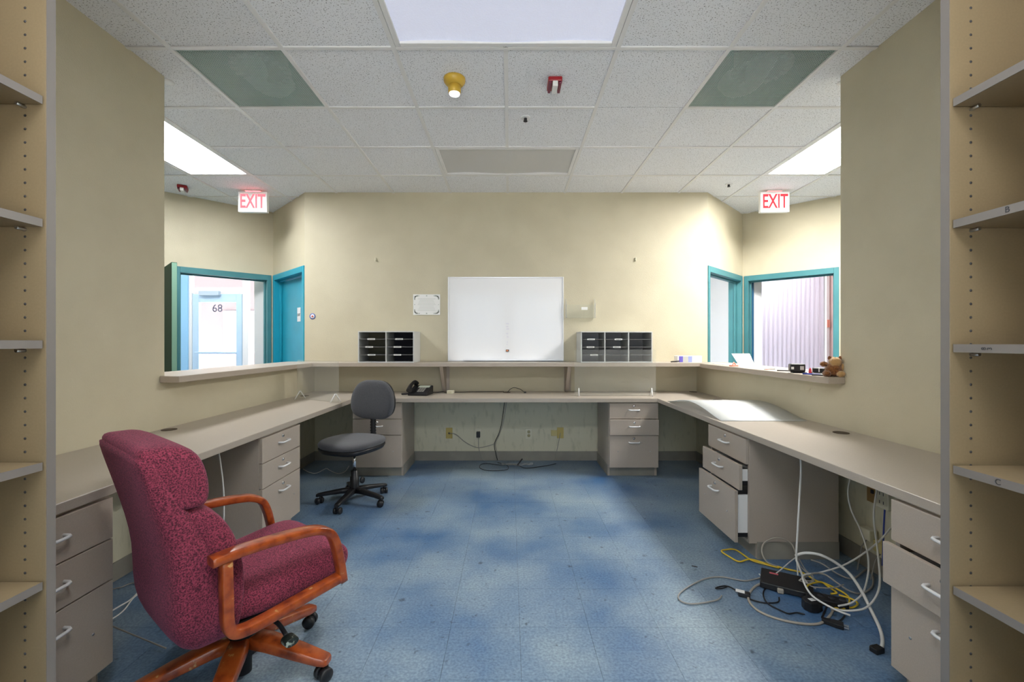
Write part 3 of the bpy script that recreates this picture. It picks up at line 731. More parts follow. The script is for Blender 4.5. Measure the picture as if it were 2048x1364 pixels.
def sorter(label, xs, depth, hgt, backs, labs):
    x0, x1 = xs[0], xs[-1]
    t = thing('mail_sorter', label, 'mail sorter', (0, YB-.006, LZ))
    th = .010; d = depth
    MB().box(x0, x1, -d, 0, 0, th).build('bottom', M_sorter, t, bevel=.001)
    MB().box(x0, x1, -d, 0, hgt-th, hgt).build('top', M_sorter, t, bevel=.001)
    for i, x in enumerate(xs):
        xa = x if i == 0 else (x-th if i == len(xs)-1 else x-th/2)
        MB().box(xa, xa+th, -d, 0, th, hgt-th).build('divider' if 0 < i < len(xs)-1 else 'side', M_sorter, t)
    for i in range(len(xs)-1):
        if backs[i]: MB().box(xs[i]+.005, xs[i+1]-.005, -.006, 0, th, hgt-th).build('back_panel', backs[i], t)
        for k in range(1, 4):
            z = hgt*k/4
            s = MB().box(xs[i]+.0105, xs[i+1]-.0105, -d+.004, -.007, z-.003, z+.003).build('slot_shelf', M_sortin, t)
            if (i, k) in labs:
                xm = (xs[i]+xs[i+1])/2+random.uniform(-.03, .02)
                MB().box(xm-.038, xm+.038, -d+.0015, -d+.004, z-.007, z+.007).build('name_label', M_paperw, s)
                MB().box(xm-.028, xm+.026, -d+.001, -d+.0015, z-.0015, z+.0015).build('name_print', M_ink, s)
    return t
allk = [(i, k) for i in range(3) for k in (1, 2, 3)]
sorter('grey mail sorter with two columns, one black inside, on the wall shelf', [-1.513, -1.234, -.954], .305, .315, [mat('sorter_back_olive', (.16, .15, .10), .6), M_sortback], allk)
sorter('wide grey mail sorter with three columns on the wall shelf', [.714, .953, 1.190, 1.428], .305, .312, [mat('sorter_back_grey', (.42, .42, .44), .6)]*3, [(0, 1), (0, 2), (0, 3), (1, 2), (1, 3)])
# acrylic guards
def guard(label, p0, p1, hgt, z=DESK):
    a = math.atan2(p1[1]-p0[1], p1[0]-p0[0]); ln = math.hypot(p1[0]-p0[0], p1[1]-p0[1])
    t = thing('acrylic_guard', label, 'clear screen', (p0[0], p0[1], z), a)
    MB().box(0, ln, -.0025, .0025, .004, hgt).build('sheet', M_acr, t)
    for x in (.04, ln-.04):
        for s in (-1, 1):
            MB().tube([(x, s*.003, .075), (x+.006*s, s*.05, .003)], .0045, 6).build('foot', M_whitep, t)
    return t
guard('clear acrylic screen standing before the wide mail sorter', (.635, 4.30), (1.425, 4.30), .45)
guard('clear acrylic screen standing across the worktop corner behind the grey chair', (-1.955, 4.07), (-1.47, 3.80), .36)

# telephone
ph = thing('desk_phone', 'black desk telephone with its handset on the worktop', 'telephone', (-.90, 4.40, DESK+.001), -.12)
MB().prism_x([(-.10, 0), (.10, 0), (.10, .085), (-.10, .028)], -.085, .115).build('base', M_black, ph, bevel=.006)
kp = MB()
for i in range(3):
    for j in range(4):
        y = -.07+j*.028; z = .028+(y+.10)/.2*.057; kp.box(.0+i*.024, .018+i*.024, y, y+.018, z, z+.006)
kp.build('keypad', M_gwire, ph)
MB().prism_x([(.03, .068), (.075, .081), (.075, .083), (.03, .070)], -.02, .095).build('display', mat('lcd_grey', (.45, .5, .42), .3), ph)
hs = smoothpath([(-.065, -.115, .05), (-.068, -.07, .085), (-.068, .0, .112), (-.068, .07, .118), (-.065, .105, .10)])
n_ = len(hs); MB().tube(hs, [.028-.012*math.sin(PI*i/(n_-1)) for i in range(n_)], 12).build('handset', M_black, ph)
cc = []
for i in range(120):
    a = i*.9; t_ = i/119
    cc.append((-.085-.05*math.sin(PI*t_)+.007*math.cos(a), -.11-.03*math.sin(PI*t_)+.06*t_, .016+.007*math.sin(a)))
MB().tube(cc, .0022, 5).build('coiled_cord', M_black, ph)
jb = thing('junction_box', 'small cream phone jack box on the worktop by the shelf bracket', 'jack box', (-.60, 4.50, DESK), -.2)
MB().box(-.032, .032, -.03, .03, 0, .034).build('case', M_cream, jb, bevel=.004)
MB().box(-.02, .02, -.0315, -.03, .006, .026).build('face', mat('cream_dark', (.6, .56, .4), .4), jb)

def cable(name, label, pts, r, m, n=6, cat='cable', group=None, seg=8):
    return tag(MB().tube(smoothpath(pts, n), r, seg).build(name, m), label, cat, group)
cable('phone_cable', 'thin black cable running from the black phone to the cream jack box', [(-.83, 4.51, .752), (-.76, 4.56, .744), (-.70, 4.62, .744), (-.655, 4.56, .744), (-.634, 4.51, .752)], .0035, M_black)
cable('phone_cable', 'thin dark cable along the wall from the jack box to the grommet', [(-.57, 4.52, .75), (-.45, 4.60, .744), (-.25, 4.64, .744), (-.10, 4.63, .745), (-.07, 4.62, .748), (-.06, 4.61, .747)], .003, M_black)
cable('loose_cable', 'short black cable looping up from the worktop grommet to a plug', [(-.02, 4.60, .742), (.01, 4.60, .775), (.05, 4.60, .79), (.11, 4.59, .775), (.15, 4.57, .748)], .003, M_black)
tag(MB().box(-.012, .012, -.008, .008, 0, .014).build('cable_plug', M_black, loc=(.16, 4.56, DESK), bevel=.003), 'small black plug lying on the worktop under the whiteboard', 'plug')
# wall plates under the back worktop
def plate(name, label, px, py, w_, h_, m):
    x, y, z = at(px, py, YB)
    t = thing(name, label, 'wall plate', (x, YB-.003, z))
    MB().box(-w_/2, w_/2, -.006, 0, -h_/2, h_/2).build('cover', m, t, bevel=.002)
    return t
p = plate('wall_plate', 'brass wall plate with a grey cable plugged in under the worktop', 898.5, 866, .07, .115, M_brass)
MB().box(-.008, .008, -.012, -.006, -.008, .008).build('jack', M_dark, p)
p = plate('wall_outlet', 'pale outlet with a black adapter plugged in', 957, 867, .07, .115, M_cream)
ad = MB().box(-.02, .02, -.045, -.006, -.034, .026).build('adapter', M_black, p, bevel=.004)
p = plate('wall_outlet', 'empty pale duplex outlet under the worktop', 1057.5, 867, .07, .115, M_cream)
for a in (-1, 1): MB().lathe([(.016, 0), (.016, -.003), (.003, -.003)], (0, -.006, a*.02), 16, axis='y').build('socket', mat('outlet_tan', (.45, .40, .22), .5), p)
p = plate('wall_plate', 'brass wall plate with a yellowed side block under the worktop', 1120.5, 865.5, .07, .115, M_brass)
MB().box(-.10, -.036, -.02, 0, -.03, .03).build('side_block', mat('yellowed', (.62, .52, .22), .4), p, bevel=.003)
YW = YB-.02
def backpts(l, y=YW): return [at(a, b, y) for a, b in l]
cable('wall_cable', 'grey cable from the brass plate swinging across the wall under the worktop', backpts([(898, 866), (912, 869), (930, 884), (950, 894), (962, 895), (982, 890), (989, 887)]), .0032, M_gwire)
cable('wall_cable', 'thin cable hanging from the black adapter to the floor', backpts([(957, 876), (957, 890), (959, 903), (964, 915), (969, 920.5)]), .003, M_gwire)
cable('wall_cable', 'dark cable dropping from the grommet behind the worktop to the floor', [(-.045, 4.60, .70)]+backpts([(1004, 842), (998, 866), (989, 887), (991, 905), (995, 920.5)]), .0035, M_black)
cable('wall_cable', 'second dark cable dropping behind the worktop beside the first', [(-.02, 4.61, .70)]+backpts([(1007, 842), (1000, 866), (991, 887), (994, 903), (998, 920)]), .003, M_gwire)
cable('wall_cable', 'grey cable hanging from the brass plate with the side block to the floor', backpts([(1121, 866), (1117, 885), (1113, 905), (1110, 921)]), .0032, M_gwire)
cable('floor_cable', 'coil of thin dark cable on the floor against the wall', [floor_at(a, b, .005) for a, b in [(995, 925), (1013, 930), (1016, 938), (1000, 941), (975, 941), (960, 936), (962, 929), (975, 927), (1000, 930), (1030, 929), (1050, 936), (1075, 934), (1100, 930), (1112, 927)]], .003, M_black)
pd = thing('plastic_wrapper', 'crumpled clear wrapper with a dark stick on the floor by the wall', 'wrapper', floor_at(1035, 931, .0))
vs_ = []; fs_ = []
for i in range(9):
    for j in range(4): vs_.append((-.16+i*.04, -.045+j*.03, .003+random.uniform(0, .022)))
for i in range(8):
    for j in range(3): fs_.append((i*4+j, (i+1)*4+j, (i+1)*4+j+1, i*4+j+1))
MB().add(vs_, fs_).build('film', glassmat('film', (.95, .97, 1), 1.2, .15, .25), pd)
MB().tube([(0.0, -.02, .012), (.05, .045, .055)], .007, 6).build('stick', M_dark, pd)
tag(MB().prism([(-.022, -.004), (.022, -.004), (.016, .004), (-.016, .004)], -.035, 0).build('blue_clip', M_bluewire, loc=(.42, 4.50, .703), bevel=.002), 'blue clip hanging under the worktop', 'clip')

# shelf corner: tissue carton and pen
bxT = thing('tissue_carton', 'small white carton with purple printed bands on the shelf corner', 'carton', (1.83, 4.53, LZ), .02)
MB().box(-.125, .125, -.045, .045, 0, .066).build('carton', M_whitep, bxT, bevel=.002)
for xa, xb, m in ((-.11, -.07, M_purple), (-.015, .025, M_lav)): MB().box(xa, xb, -.0462, -.045, .003, .063).build('printed_band', m, bxT)
MB().box(-.07, -.015, -.0458, -.045, .003, .063).build('grey_panel', mat('carton_grey', (.55, .55, .52), .5), bxT)
tag(MB().tube([(-.04, 0, .004), (.05, .01, .010)], .006, 8).build('marker_pen', M_black, loc=(1.67, 4.46, LZ+.003)), 'black marker pen lying beside the white carton on the shelf', 'pen')
# ledge things (right)
ZL = LZR
def on_ledge(px, Y, x_=None): return ((px-CX)*Y/F, Y, ZL)
cs = thing('sheet_holder', 'white paper sheet held upright on the ledge by the teal doorway', 'paper', (1.99, 3.72, ZL), .12)
MB().add([(-.07, -.03, .002), (.07, -.03, .002), (.05, .02, .115), (-.115, .02, .115), (-.07, -.0285, .002), (.07, -.0285, .002), (.05, .0215, .115), (-.115, .0215, .115)], [(0, 1, 2, 3), (7, 6, 5, 4), (0, 3, 7, 4), (1, 5, 6, 2), (2, 6, 7, 3), (0, 4, 5, 1)]).build('sheet', M_paperw, cs)
MB().box(-.07, .075, -.04, .05, 0, .002).build('foot_sheet', M_paperw, cs)
tag(MB().box(-.09, .09, -.13, .13, 0, .004).build('paper_stack', M_paperw, loc=(2.08, 4.18, ZL), rot=(0, 0, .1)), 'flat stack of white paper on the ledge by the open angled doorway', 'paper')
pc = thing('desk_clip', 'pink plastic clip lying on the ledge beside the upright paper', 'clip', (1.96, 3.86, ZL), .3)
MB().box(-.035, .035, -.018, .018, 0, .012).build('jaw', M_pinkc, pc, bevel=.004); MB().tube([(-.02, -.01, .012), (0, 0, .034), (.03, .012, .016)], .006, 8).build('spring', M_pinkc, pc)
kn = thing('small_scissors', 'small scissors with orange grips on the ledge between paper and black box', 'scissors', (1.99, 3.38, ZL), .4)
for a in (-1, 1): MB().tube([(-.05, a*.006, .004), (.0, 0, .005), (.045, -a*.012, .004)], .003, 6).build('blade', M_metal if a > 0 else M_pinkc, kn)
tag(MB().tube([(-.04, 0, .004), (.05, .0, .004)], .004, 8).build('pencil', M_ink, loc=(1.985, 3.20, ZL), rot=(0, 0, -.5)), 'short dark pencil on the ledge beside the black box', 'pencil')
bk_ = thing('black_device', 'small black box device with a white marking on the ledge', 'device', (1.965, 3.02, ZL), -.35)
MB().box(-.045, .045, -.032, .032, .006, .062).build('case', M_black, bk_, bevel=.008); MB().box(-.03, .05, -.04, .03, 0, .006).build('foot', M_black, bk_)
MB().box(.012, .034, -.0335, -.032, .022, .048).build('marking', mat('grey_print', (.5, .5, .5), .5), bk_); MB().box(-.04, -.024, -.0335, -.032, .025, .042).build('marking', M_whitep, bk_)
rd = thing('red_cap_tool', 'small red-capped tool with dark cord on the ledge', 'tool', (1.985, 2.915, ZL), .2)
MB().lathe([(.008, 0), (.009, .02), (.006, .032), (.002, .04)], n=12).build('cap', mat('bright_red', (.6, .02, .05), .4), rd)
MB().tube(smoothpath([(.01, 0, .005), (.035, -.015, .018), (.055, 0, .012), (.065, .02, .004)]), .007, 8).build('cord', M_black, rd)
for k, (yy, dx, lab) in enumerate(((2.845, .02, 'larger black and white gadget on the ledge near the plush toy'), (2.775, .055, 'smaller black and white gadget touching the plush toy on the ledge'))):
    g = thing('gadget', lab, 'gadget', (1.975+dx, yy, ZL), -.5)
    MB().box(-.035+.008*k, .035, -.024, .024, .012, .044).build('case', M_black, g, bevel=.006)
    MB().box(-.034+.008*k, .034, -.027, .027, 0, .012).build('cradle', M_whitep, g, bevel=.003)
    MB().box(-.006, .0, -.026, .026, .018, .0455).build('white_stripe', M_whitep, g)
tag(MB().tube([(-.05, 0, .005), (.05, 0, .005)], .005, 8).build('ballpoint_pen', M_bluewire, loc=(1.935, 2.83, ZL), rot=(0, 0, -1.0)), 'blue ballpoint pen on the ledge before the gadgets', 'pen')
tag(MB().box(-.035, .035, -.014, .014, 0, .008).build('memory_card_reader', M_black, loc=(1.93, 2.755, ZL), rot=(0, 0, -.9), bevel=.002), 'flat black card reader on the ledge edge before the plush toy', 'device')
# plush toy
pl = thing('plush_toy', 'fluffy orange-brown plush animal sitting at the end of the ledge', 'plush toy', (1.972, 2.685, ZL), -.5)
def blob(c, r, seed, k=.22, nu=20, nv=14):
    rnd = random.Random(seed); loops = []
    ph_ = [rnd.uniform(0, 6) for _ in range(6)]
    for j in range(1, nv):
        t_ = PI*j/nv; l = []
        for i in range(nu):
            a = 2*PI*i/nu; f = 1+k*.5*math.sin(5*a+ph_[0]+3*t_)*math.sin(4*t_+ph_[1])+k*.5*rnd.uniform(-.5, .5)
            l.append((c[0]+r[0]*f*math.sin(t_)*math.cos(a), c[1]+r[1]*f*math.sin(t_)*math.sin(a), c[2]-r[2]*f*math.cos(t_)))
        loops.append(l)
    return MB().loft(loops)
blob((0, 0, .042), (.047, .042, .044), 1).build('body', M_fur, pl)
blob((.006, -.012, .088), (.034, .032, .030), 2).build('head', M_furl, pl)
for k, (c, r) in enumerate((((-.05, -.012, .075), (.022, .013, .016)), ((.048, -.012, .058), (.017, .014, .026)), ((-.038, -.028, .018), (.022, .024, .020)), ((.03, -.032, .018), (.022, .024, .020)))):
    blob(c, r, 10+k).build('limb', M_furl if k % 2 else M_fur, pl)
for k, a in enumerate((-1, 1)): blob((.006+a*.026, -.004, .112), (.011, .008, .013), 20+k).build('ear', M_fur, pl)

# curved milky sheet on the right worktop
sh = thing('curved_sheet', 'bowed milky white plastic sheet lying on the worktop', 'plastic sheet', (0, 0, DESK))
vs_ = []; fs_ = []; nU, nV = 33, 5
def prof(t_): return .004+.062*math.sin(PI*t_)**1.3
for i in range(nU):
    t_ = i/(nU-1); y = 2.905+.99*t_
    for j in range(nV):
        x = 1.395+(1.955-1.395)*j/(nV-1); vs_.append((x-.02*t_*0, y, prof(t_)))
for i in range(nU-1):
    for j in range(nV-1): fs_.append((i*nV+j, i*nV+j+1, (i+1)*nV+j+1, (i+1)*nV+j))
o = MB().add(vs_, fs_, 0, True).build('sheet', M_sheet, sh)
md = o.modifiers.new('thick', 'SOLIDIFY'); md.thickness = .003

# ================================================================== BURGUNDY ARMCHAIR
CHX, CHY, TH = -1.005, 1.669, math.radians(53)
ch = thing('armchair', 'burgundy upholstered swivel armchair with worn cherry wood arms and base', 'chair', (CHX, CHY, 0), TH)
def lofted(secs, n=4.0, k=28):          # (z, u0, u1, hw)
    return [[(x, y, z) for x, y in selli((u0+u1)/2, 0, (u1-u0)/2, hw, n, k)] for z, u0, u1, hw in secs]
shell = [(.255, -.15, -.08, .10), (.268, -.205, -.08, .16), (.300, -.255, -.10, .205), (.36, -.282, -.115, .234), (.44, -.292, -.125, .242), (.55, -.290, -.145, .243), (.66, -.310, -.190, .242), (.76, -.335, -.245, .242), (.85, -.358, -.29, .245), (.915, -.374, -.325, .246), (.934, -.372, -.335, .238)]
MB().loft(lofted(shell, 5)).build('back_shell', M_burg, ch, sub=1)
head = [(.750, -.285, -.215, .230), (.755, -.292, -.194, .240), (.775, -.300, -.184, .243), (.81, -.315, -.183, .244), (.85, -.335, -.188, .245), (.895, -.360, -.202, .246), (.926, -.370, -.224, .243), (.946, -.366, -.258, .228), (.954, -.350, -.295, .19)]
MB().loft(lofted(head, 7)).build('head_cushion', M_burg, ch, sub=1)
lum = [(.29, -.160, -.105, .205), (.33, -.165, -.092, .230), (.40, -.170, -.082, .240), (.48, -.175, -.080, .242), (.56, -.190, -.088, .242), (.64, -.215, -.112, .242), (.70, -.245, -.148, .241), (.735, -.262, -.182, .238), (.747, -.270, -.215, .225)]
MB().loft(lofted(lum, 6)).build('lumbar_cushion', M_burg, ch, sub=1)
def seat_loops():
    out = []
    for u, z0, z1, hw in [(-.14, .345, .40, .20), (-.125, .325, .425, .228), (-.05, .315, .440, .238), (.06, .312, .448, .242), (.16, .315, .462, .245), (.23, .325, .470, .245), (.275, .345, .462, .240), (.300, .37, .445, .225), (.306, .39, .425, .20)]:
        out.append([(u, y, z) for y, z in selli(0, (z0+z1)/2, hw, (z1-z0)/2, 4.0, 28)])
    return out
MB().loft(seat_loops()).build('seat', M_burg, ch, sub=1)
def ribbon(path, y, wd, th, taper=None):
    P = [Vector((p[0], 0, p[1])) for p in smoothpath([(a, b, 0) for a, b in path], 5) for p in [(p.x, p.y)]]
    loops = []; n = len(P)
    for i, p in enumerate(P):
        d = (P[min(i+1, n-1)]-P[max(i-1, 0)]).normalized(); nr = Vector((-d.z, 0, d.x))
        w2 = wd/2*(taper(i/(n-1)) if taper else 1); t2 = th/2; l = []
        for sx, sz in selli(0, 0, w2, t2, 5, 16): l.append((p.x+nr.x*sz, y+sx, p.z+nr.z*sz))
        loops.append(l)
    return MB().loft(loops)
for s in (-1, 1):
    ribbon([(-.205, .590), (-.12, .594), (0, .590), (.09, .582), (.145, .570), (.185, .545), (.207, .50), (.222, .44), (.238, .345)], s*.277, .052, .030, lambda t: 1.0 if t < .55 else 1.0-.25*(t-.55)/.45).build('armrest', M_wood, ch)
    ribbon([(.236, .362), (.10, .350), (-.04, .336), (-.105, .334), (-.142, .345), (-.157, .378), (-.160, .45), (-.163, .580)], s*.274, .044, .034).build('arm_frame', M_wood, ch)
MB().box(-.12, .12, -.19, .19, .27, .318).build('seat_plate', M_black, ch, bevel=.01)
MB().box(-.09, .09, -.07, .07, .225, .275).build('tilt_mechanism', M_black, ch, bevel=.012)
MB().lathe([(.030, .16), (.030, .235)], n=20).build('gas_column', M_black, ch)
MB().lathe([(.028, .015), (.028, .09), (.055, .095), (.058, .15), (.050, .165)], n=24).build('hub', M_black, ch)
lv = ch
lvm = MB().tube(smoothpath([(.03, -.08, .245), (.05, -.16, .232), (.055, -.215, .205)]), [.008]*13, 8); lvm.build('tilt_lever', M_black, ch)
MB().loft([[(x+.058, -.225+dy, z+.195) for x, z in selli(0, 0, .024, .015, 2.4, 14)] for dy in (-.028, -.02, 0, .012)]).build('lever_paddle', mat('scuffed_black', (.02, .025, .02), .35, col2=(.35, .4, .33), vscale=60, vlo=.52, vhi=.6), ch, bevel=.002)
def caster(parent, x, y, ang, r=.026):
    mb = MB()
    for s in (-1, 1): mb.lathe([(.006, s*.008), (r-.003, s*.008), (r, s*.011), (r, s*.024), (r-.004, s*.028), (.004, s*.030)], (0, 0, r), 20, axis='y')
    mb.lathe([(r*.72, -.008), (r*.72, .008)], (0, 0, r), 16, axis='y')
    mb.lathe([(.008, r), (.008, .068)], (.012, 0, 0), 10)
    return mb.build('caster', M_black, parent, loc=(x, y, 0), rot=(0, 0, ang))
for k in range(5):
    a = math.radians(-4.6+72*k)-TH
    R = .313
    loops = []
    for r_, zt, wd, th in [(.035, .165, .034, .05), (.10, .155, .037, .046), (.22, .122, .034, .040), (.29, .100, .030, .034), (.325, .090, .026, .028), (.335, .085, .018, .02)]:
        loops.append([(r_, y, zt-th/2+z) for y, z in selli(0, 0, wd, th/2, 5, 16)])
    MB().loft(loops).xf(Matrix.Rotation(a, 4, 'Z')).build('base_leg', M_wood, ch)
    caster(ch, R*math.cos(a), R*math.sin(a), a+1.0+k)

# ================================================================== GREY TASK CHAIR
GX, GY, GT = -1.228, 3.498, math.radians(250)
gc = thing('task_chair', 'grey fabric armless task chair on a black five-star base', 'chair', (GX, GY, 0), GT)
loops = []
for z, sc, n in [(.452, .86, 3.0), (.458, .96, 3.2), (.475, 1.0, 3.2), (.492, .985, 3.2), (.503, .93, 3), (.508, .80, 2.8)]:
    l = []
    for x, y in selli(.015, 0, .225*sc, .235*sc, n, 32):
        dz = -.018*max(0, (x-.10)/.14)**2
        l.append((x, y*(1-.10*max(0, -x)/.2), z+dz))
    loops.append(l)
MB().loft(loops).build('seat', M_greyf, gc, sub=1)
loops = []
for z, sc in [(.418, .80), (.425, .93), (.448, .985), (.460, .97)]:
    loops.append([(x, y*(1-.10*max(0, -x)/.2), z-.018*max(0, (x-.10)/.14)**2) for x, y in selli(.015, 0, .225*sc, .235*sc, 3.2, 32)])
MB().loft(loops).build('seat_pan', M_black, gc)
MB().box(-.10, .08, -.08, .08, .385, .420).build('mechanism', M_black, gc, bevel=.01)
loops = []
for u, sc in [(-.245, .55), (-.250, .88), (-.240, .98), (-.222, 1.0), (-.206, .975), (-.192, .86), (-.186, .6)]:
    l = []
    for y, z in selli(0, 0, .208*sc, .165*sc, 3.2, 32):
        zz = z+.165; yy = y*(1.04-.22*max(0, z)/.165)
        l.append((u-.10*(zz)*.6+.25*(yy*yy), yy, .615+zz))
    loops.append(l)
MB().loft(loops).build('backrest', M_greyf, gc, sub=1)
loops = []
for u, sc in [(-.268, .80), (-.262, .95), (-.238, .97), (-.234, .9)]:
    loops.append([(u-.06*(z+.165)+.25*y*y, y*(1.04-.22*max(0, z)/.165), .78+z) for y, z in selli(0, 0, .208*sc, .165*sc, 3.2, 32)])
MB().loft(loops).build('back_shell', M_black, gc)
bp_ = MB(); prf = []
for i in range(15): prf.append((.026 if i % 2 else .020, .46+i*.012))
bp_.lathe(prf, (-.235, 0, 0), 16); bp_.build('bellows', M_black, gc)
MB().tube(smoothpath([(-.06, 0, .40), (-.18, 0, .405), (-.232, 0, .44), (-.238, 0, .56), (-.250, 0, .72)]), .018, 10).build('back_post', M_black, gc)
MB().lathe([(.0125, .24), (.0125, .39)], n=20).build('chrome_piston', M_chrome, gc)
MB().lathe([(.030, .075), (.036, .10), (.034, .20), (.028, .205), (.028, .245), (.020, .25)], n=24).build('column', M_black, gc)
MB().lathe([(.006, 0), (.024, .002), (.024, .016), (.006, .018)], (-.045, .03, .16), 14, axis='y').build('lever_knob', M_black, gc)
for k in range(5):
    a = math.radians(-97+72*k)-GT; loops = []
    for r_, zt, wd, th in [(.025, .115, .026, .045), (.10, .108, .024, .036), (.22, .090, .020, .028), (.272, .082, .019, .026), (.285, .076, .015, .02)]:
        loops.append([(r_, y, zt-th/2+z) for y, z in selli(0, 0, wd, th/2, 4, 14)])
    MB().loft(loops).xf(Matrix.Rotation(a, 4, 'Z')).build('base_leg', M_black, gc)
    caster(gc, .262*math.cos(a), .262*math.sin(a), a+.6*k, .025)

# ================================================================== CABLE TANGLE
Z3 = lambda zx, zy: (1340+zx/4.263, 1000+zy/4.263)   # measured detail view of the tangle
def fl_pts(l, dz=None):
    out = []
    for i, (a, b) in enumerate(l):
        px, py = Z3(a, b); z = .006+(dz[i] if dz else 0); out.append(at_h(px, py, z))
    return out
cable('yellow_cable', 'bright yellow network cable looped on the floor by the open drawers', fl_pts([(930, 580), (800, 545), (690, 510), (560, 425), (470, 425), (440, 438), (500, 480), (590, 525), (680, 505), (800, 535), (1000, 590), (1130, 620), (1250, 690), (1330, 715), (1480, 790), (1530, 850), (1500, 920), (1420, 940), (1405, 925), (1480, 915), (1560, 915), (1600, 880), (1540, 840), (1440, 810)], [.004*(i % 3) for i in range(24)]), .0045, M_ywire)
cable('yellow_cable', 'short yellow network cable curling from the black router', fl_pts([(1160, 745), (1200, 715), (1290, 700), (1350, 740), (1420, 790), (1370, 800)], [.03, .03, .02, .01, .006, .0]), .0045, M_ywire)
cable('white_cable', 'thick white cable arching from the tangle to a black connector on the floor', fl_pts([(1070, 475), (1150, 452), (1280, 468), (1420, 540), (1540, 640), (1640, 790), (1720, 950), (1790, 1100), (1812, 1210), (1795, 1285)], [.12, .15, .16, .13, .09, .05, .02, .006, .002, .004]), .007, M_wwire, seg=10)
x, y, z = at_h(*Z3(1765, 1298), .0)
tag(MB().box(-.022, .022, -.016, .016, .001, .022).box(-.010, .010, .016, .022, .005, .018).build('cable_connector', M_black, loc=(x, y, 0), rot=(0, 0, .3), bevel=.003), 'black connector at the end of the thick white cable', 'connector')
cable('grey_cable', 'thin grey cable making a wide loop on the pale floor beside the router', fl_pts([(810, 650), (740, 670), (640, 688), (540, 672), (430, 655), (310, 668), (200, 715), (100, 780), (70, 830), (110, 870), (200, 885), (320, 870), (410, 848), (440, 815)]), .0035, M_gwire)
cable('tan_cable', 'tan power cord forming a large oval loop on the floor', fl_pts([(880, 715), (810, 705), (730, 735), (680, 790), (670, 850), (710, 910), (800, 970), (960, 1025), (1130, 1055), (1250, 1058), (1320, 1030), (1375, 970), (1390, 930)]), .0055, M_twire)
x, y, z = at_h(*Z3(935, 780), .0)
pg = thing('power_plug', 'three-pronged tan power plug lying by the router', 'plug', (x, y, 0), 1.2)
MB().box(-.03, .01, -.014, .014, .002, .026).build('body', M_twire, pg, bevel=.005)
for a in (-.008, .008): MB().box(.01, .03, a-.003, a+.003, .012, .016).build('prong', M_metal, pg)
cable('black_cable', 'thin black cord trailing from the small white-tagged plug', fl_pts([(930, 830), (920, 870), (820, 878), (730, 860), (650, 830), (590, 790), (520, 745), (470, 732), (400, 745), (395, 755), (450, 752), (490, 735)]), .0033, M_black)
x, y, z = at_h(*Z3(625, 822), .0)
tgp = thing('tagged_plug', 'small black plug with a white tag on the floor', 'plug', (x, y, 0), -.5)
MB().box(-.022, .03, -.016, .016, .001, .022).build('body', M_black, tgp, bevel=.003); MB().box(-.034, .006, -.014, .014, .0222, .0235).build('tag', M_paperw, tgp)
cable('black_cable', 'thin black cord from the round adapter curling toward the router', fl_pts([(1150, 975), (1080, 960), (1010, 968), (930, 935), (860, 900), (815, 860), (795, 800), (815, 755), (870, 750)]), .0033, M_black)
cable('black_cable', 'short black cord beside the round adapter leading to a plug', fl_pts([(1340, 900), (1310, 970), (1300, 1010), (1380, 1030), (1450, 1030), (1490, 985)]), .004, M_black)
x, y, z = at_h(*Z3(1210, 930), .0)
ad = thing('power_adapter', 'black octagonal power adapter with a white label on the floor', 'adapter', (x, y, 0), .2)
MB().prism(selli(0, 0, .042, .036, 2.6, 8), .001, .045).build('case', M_black, ad, bevel=.004); MB().box(-.014, .012, -.012, .010, .0455, .0462).build('label', M_whitep, ad)
x, y, z = at_h(*Z3(1410, 1075), .0)
pg = thing('power_plug', 'black flat plug lying on the dark floor by the pedestal', 'plug', (x, y, 0), -.6)
MB().prism([(-.05, -.01), (.0, -.02), (.03, -.02), (.03, .02), (0, .02), (-.05, .01)], .001, .02).build('body', M_black, pg, bevel=.003)
for a in (-.01, .01): MB().box(.03, .048, a-.003, a+.003, .008, .013).build('prong', M_metal, pg)
# router and power strip
x, y, z = at_h(*Z3(990, 700), .02)
ro = thing('network_router', 'black network router with a small red badge under the cables', 'router', (x, y, 0), -.55)
MB().box(-.115, .115, -.095, .075, .004, .036).build('case', M_black, ro, bevel=.006); MB().box(-.075, -.035, .02, .036, .0365, .0372).build('badge', mat('red_badge', (.6, .12, .15), .4), ro)
for a in range(4): MB().box(-.08+a*.045, -.055+a*.045, .073, .0765, .012, .028).build('port', M_dark, ro)
x, y, z = at_h(*Z3(1330, 850), .02)
ps = thing('power_strip', 'black power strip lying beyond the round adapter', 'power strip', (x, y, 0), -.45)
MB().box(-.085, .085, -.032, .032, .002, .034).build('case', M_black, ps, bevel=.006)
for a in range(4): MB().lathe([(.014, 0), (.014, .001), (.003, .001)], (-.064+a*.043, 0, .0342), 14).build('socket', M_dark, ps)
# hanging cables
cable('hanging_cable', 'white cable hanging from under the worktop beside the open drawers', [(1.50, 2.28, .695), (1.505, 2.28, .60), (1.49, 2.27, .45), (1.475, 2.26, .30), (1.468, 2.26, .16), (1.47, 2.25, .13), (1.50, 2.24, .05), (1.54, 2.22, .02)], .0045, M_wwire)
cable('hanging_cable', 'thin pale cable hanging against the flecked wall down to the tangle', [(1.90, 2.41, .695), (1.86, 2.39, .58), (1.84, 2.40, .46), (1.84, 2.38, .36), (1.86, 2.33, .25), (1.83, 2.25, .14), (1.72, 2.14, .06), (1.60, 2.06, .045), (1.52, 2.04, .04)], .004, M_wwire)
cable('hanging_cable', 'pale cable hanging past the wall outlets down to the tangle', [(1.92, 2.24, .695), (1.905, 2.25, .62), (1.88, 2.26, .50), (1.865, 2.26, .36), (1.85, 2.22, .22), (1.76, 2.10, .10), (1.64, 2.02, .05), (1.54, 2.0, .042), (1.47, 2.02, .04)], .0045, M_wwire)
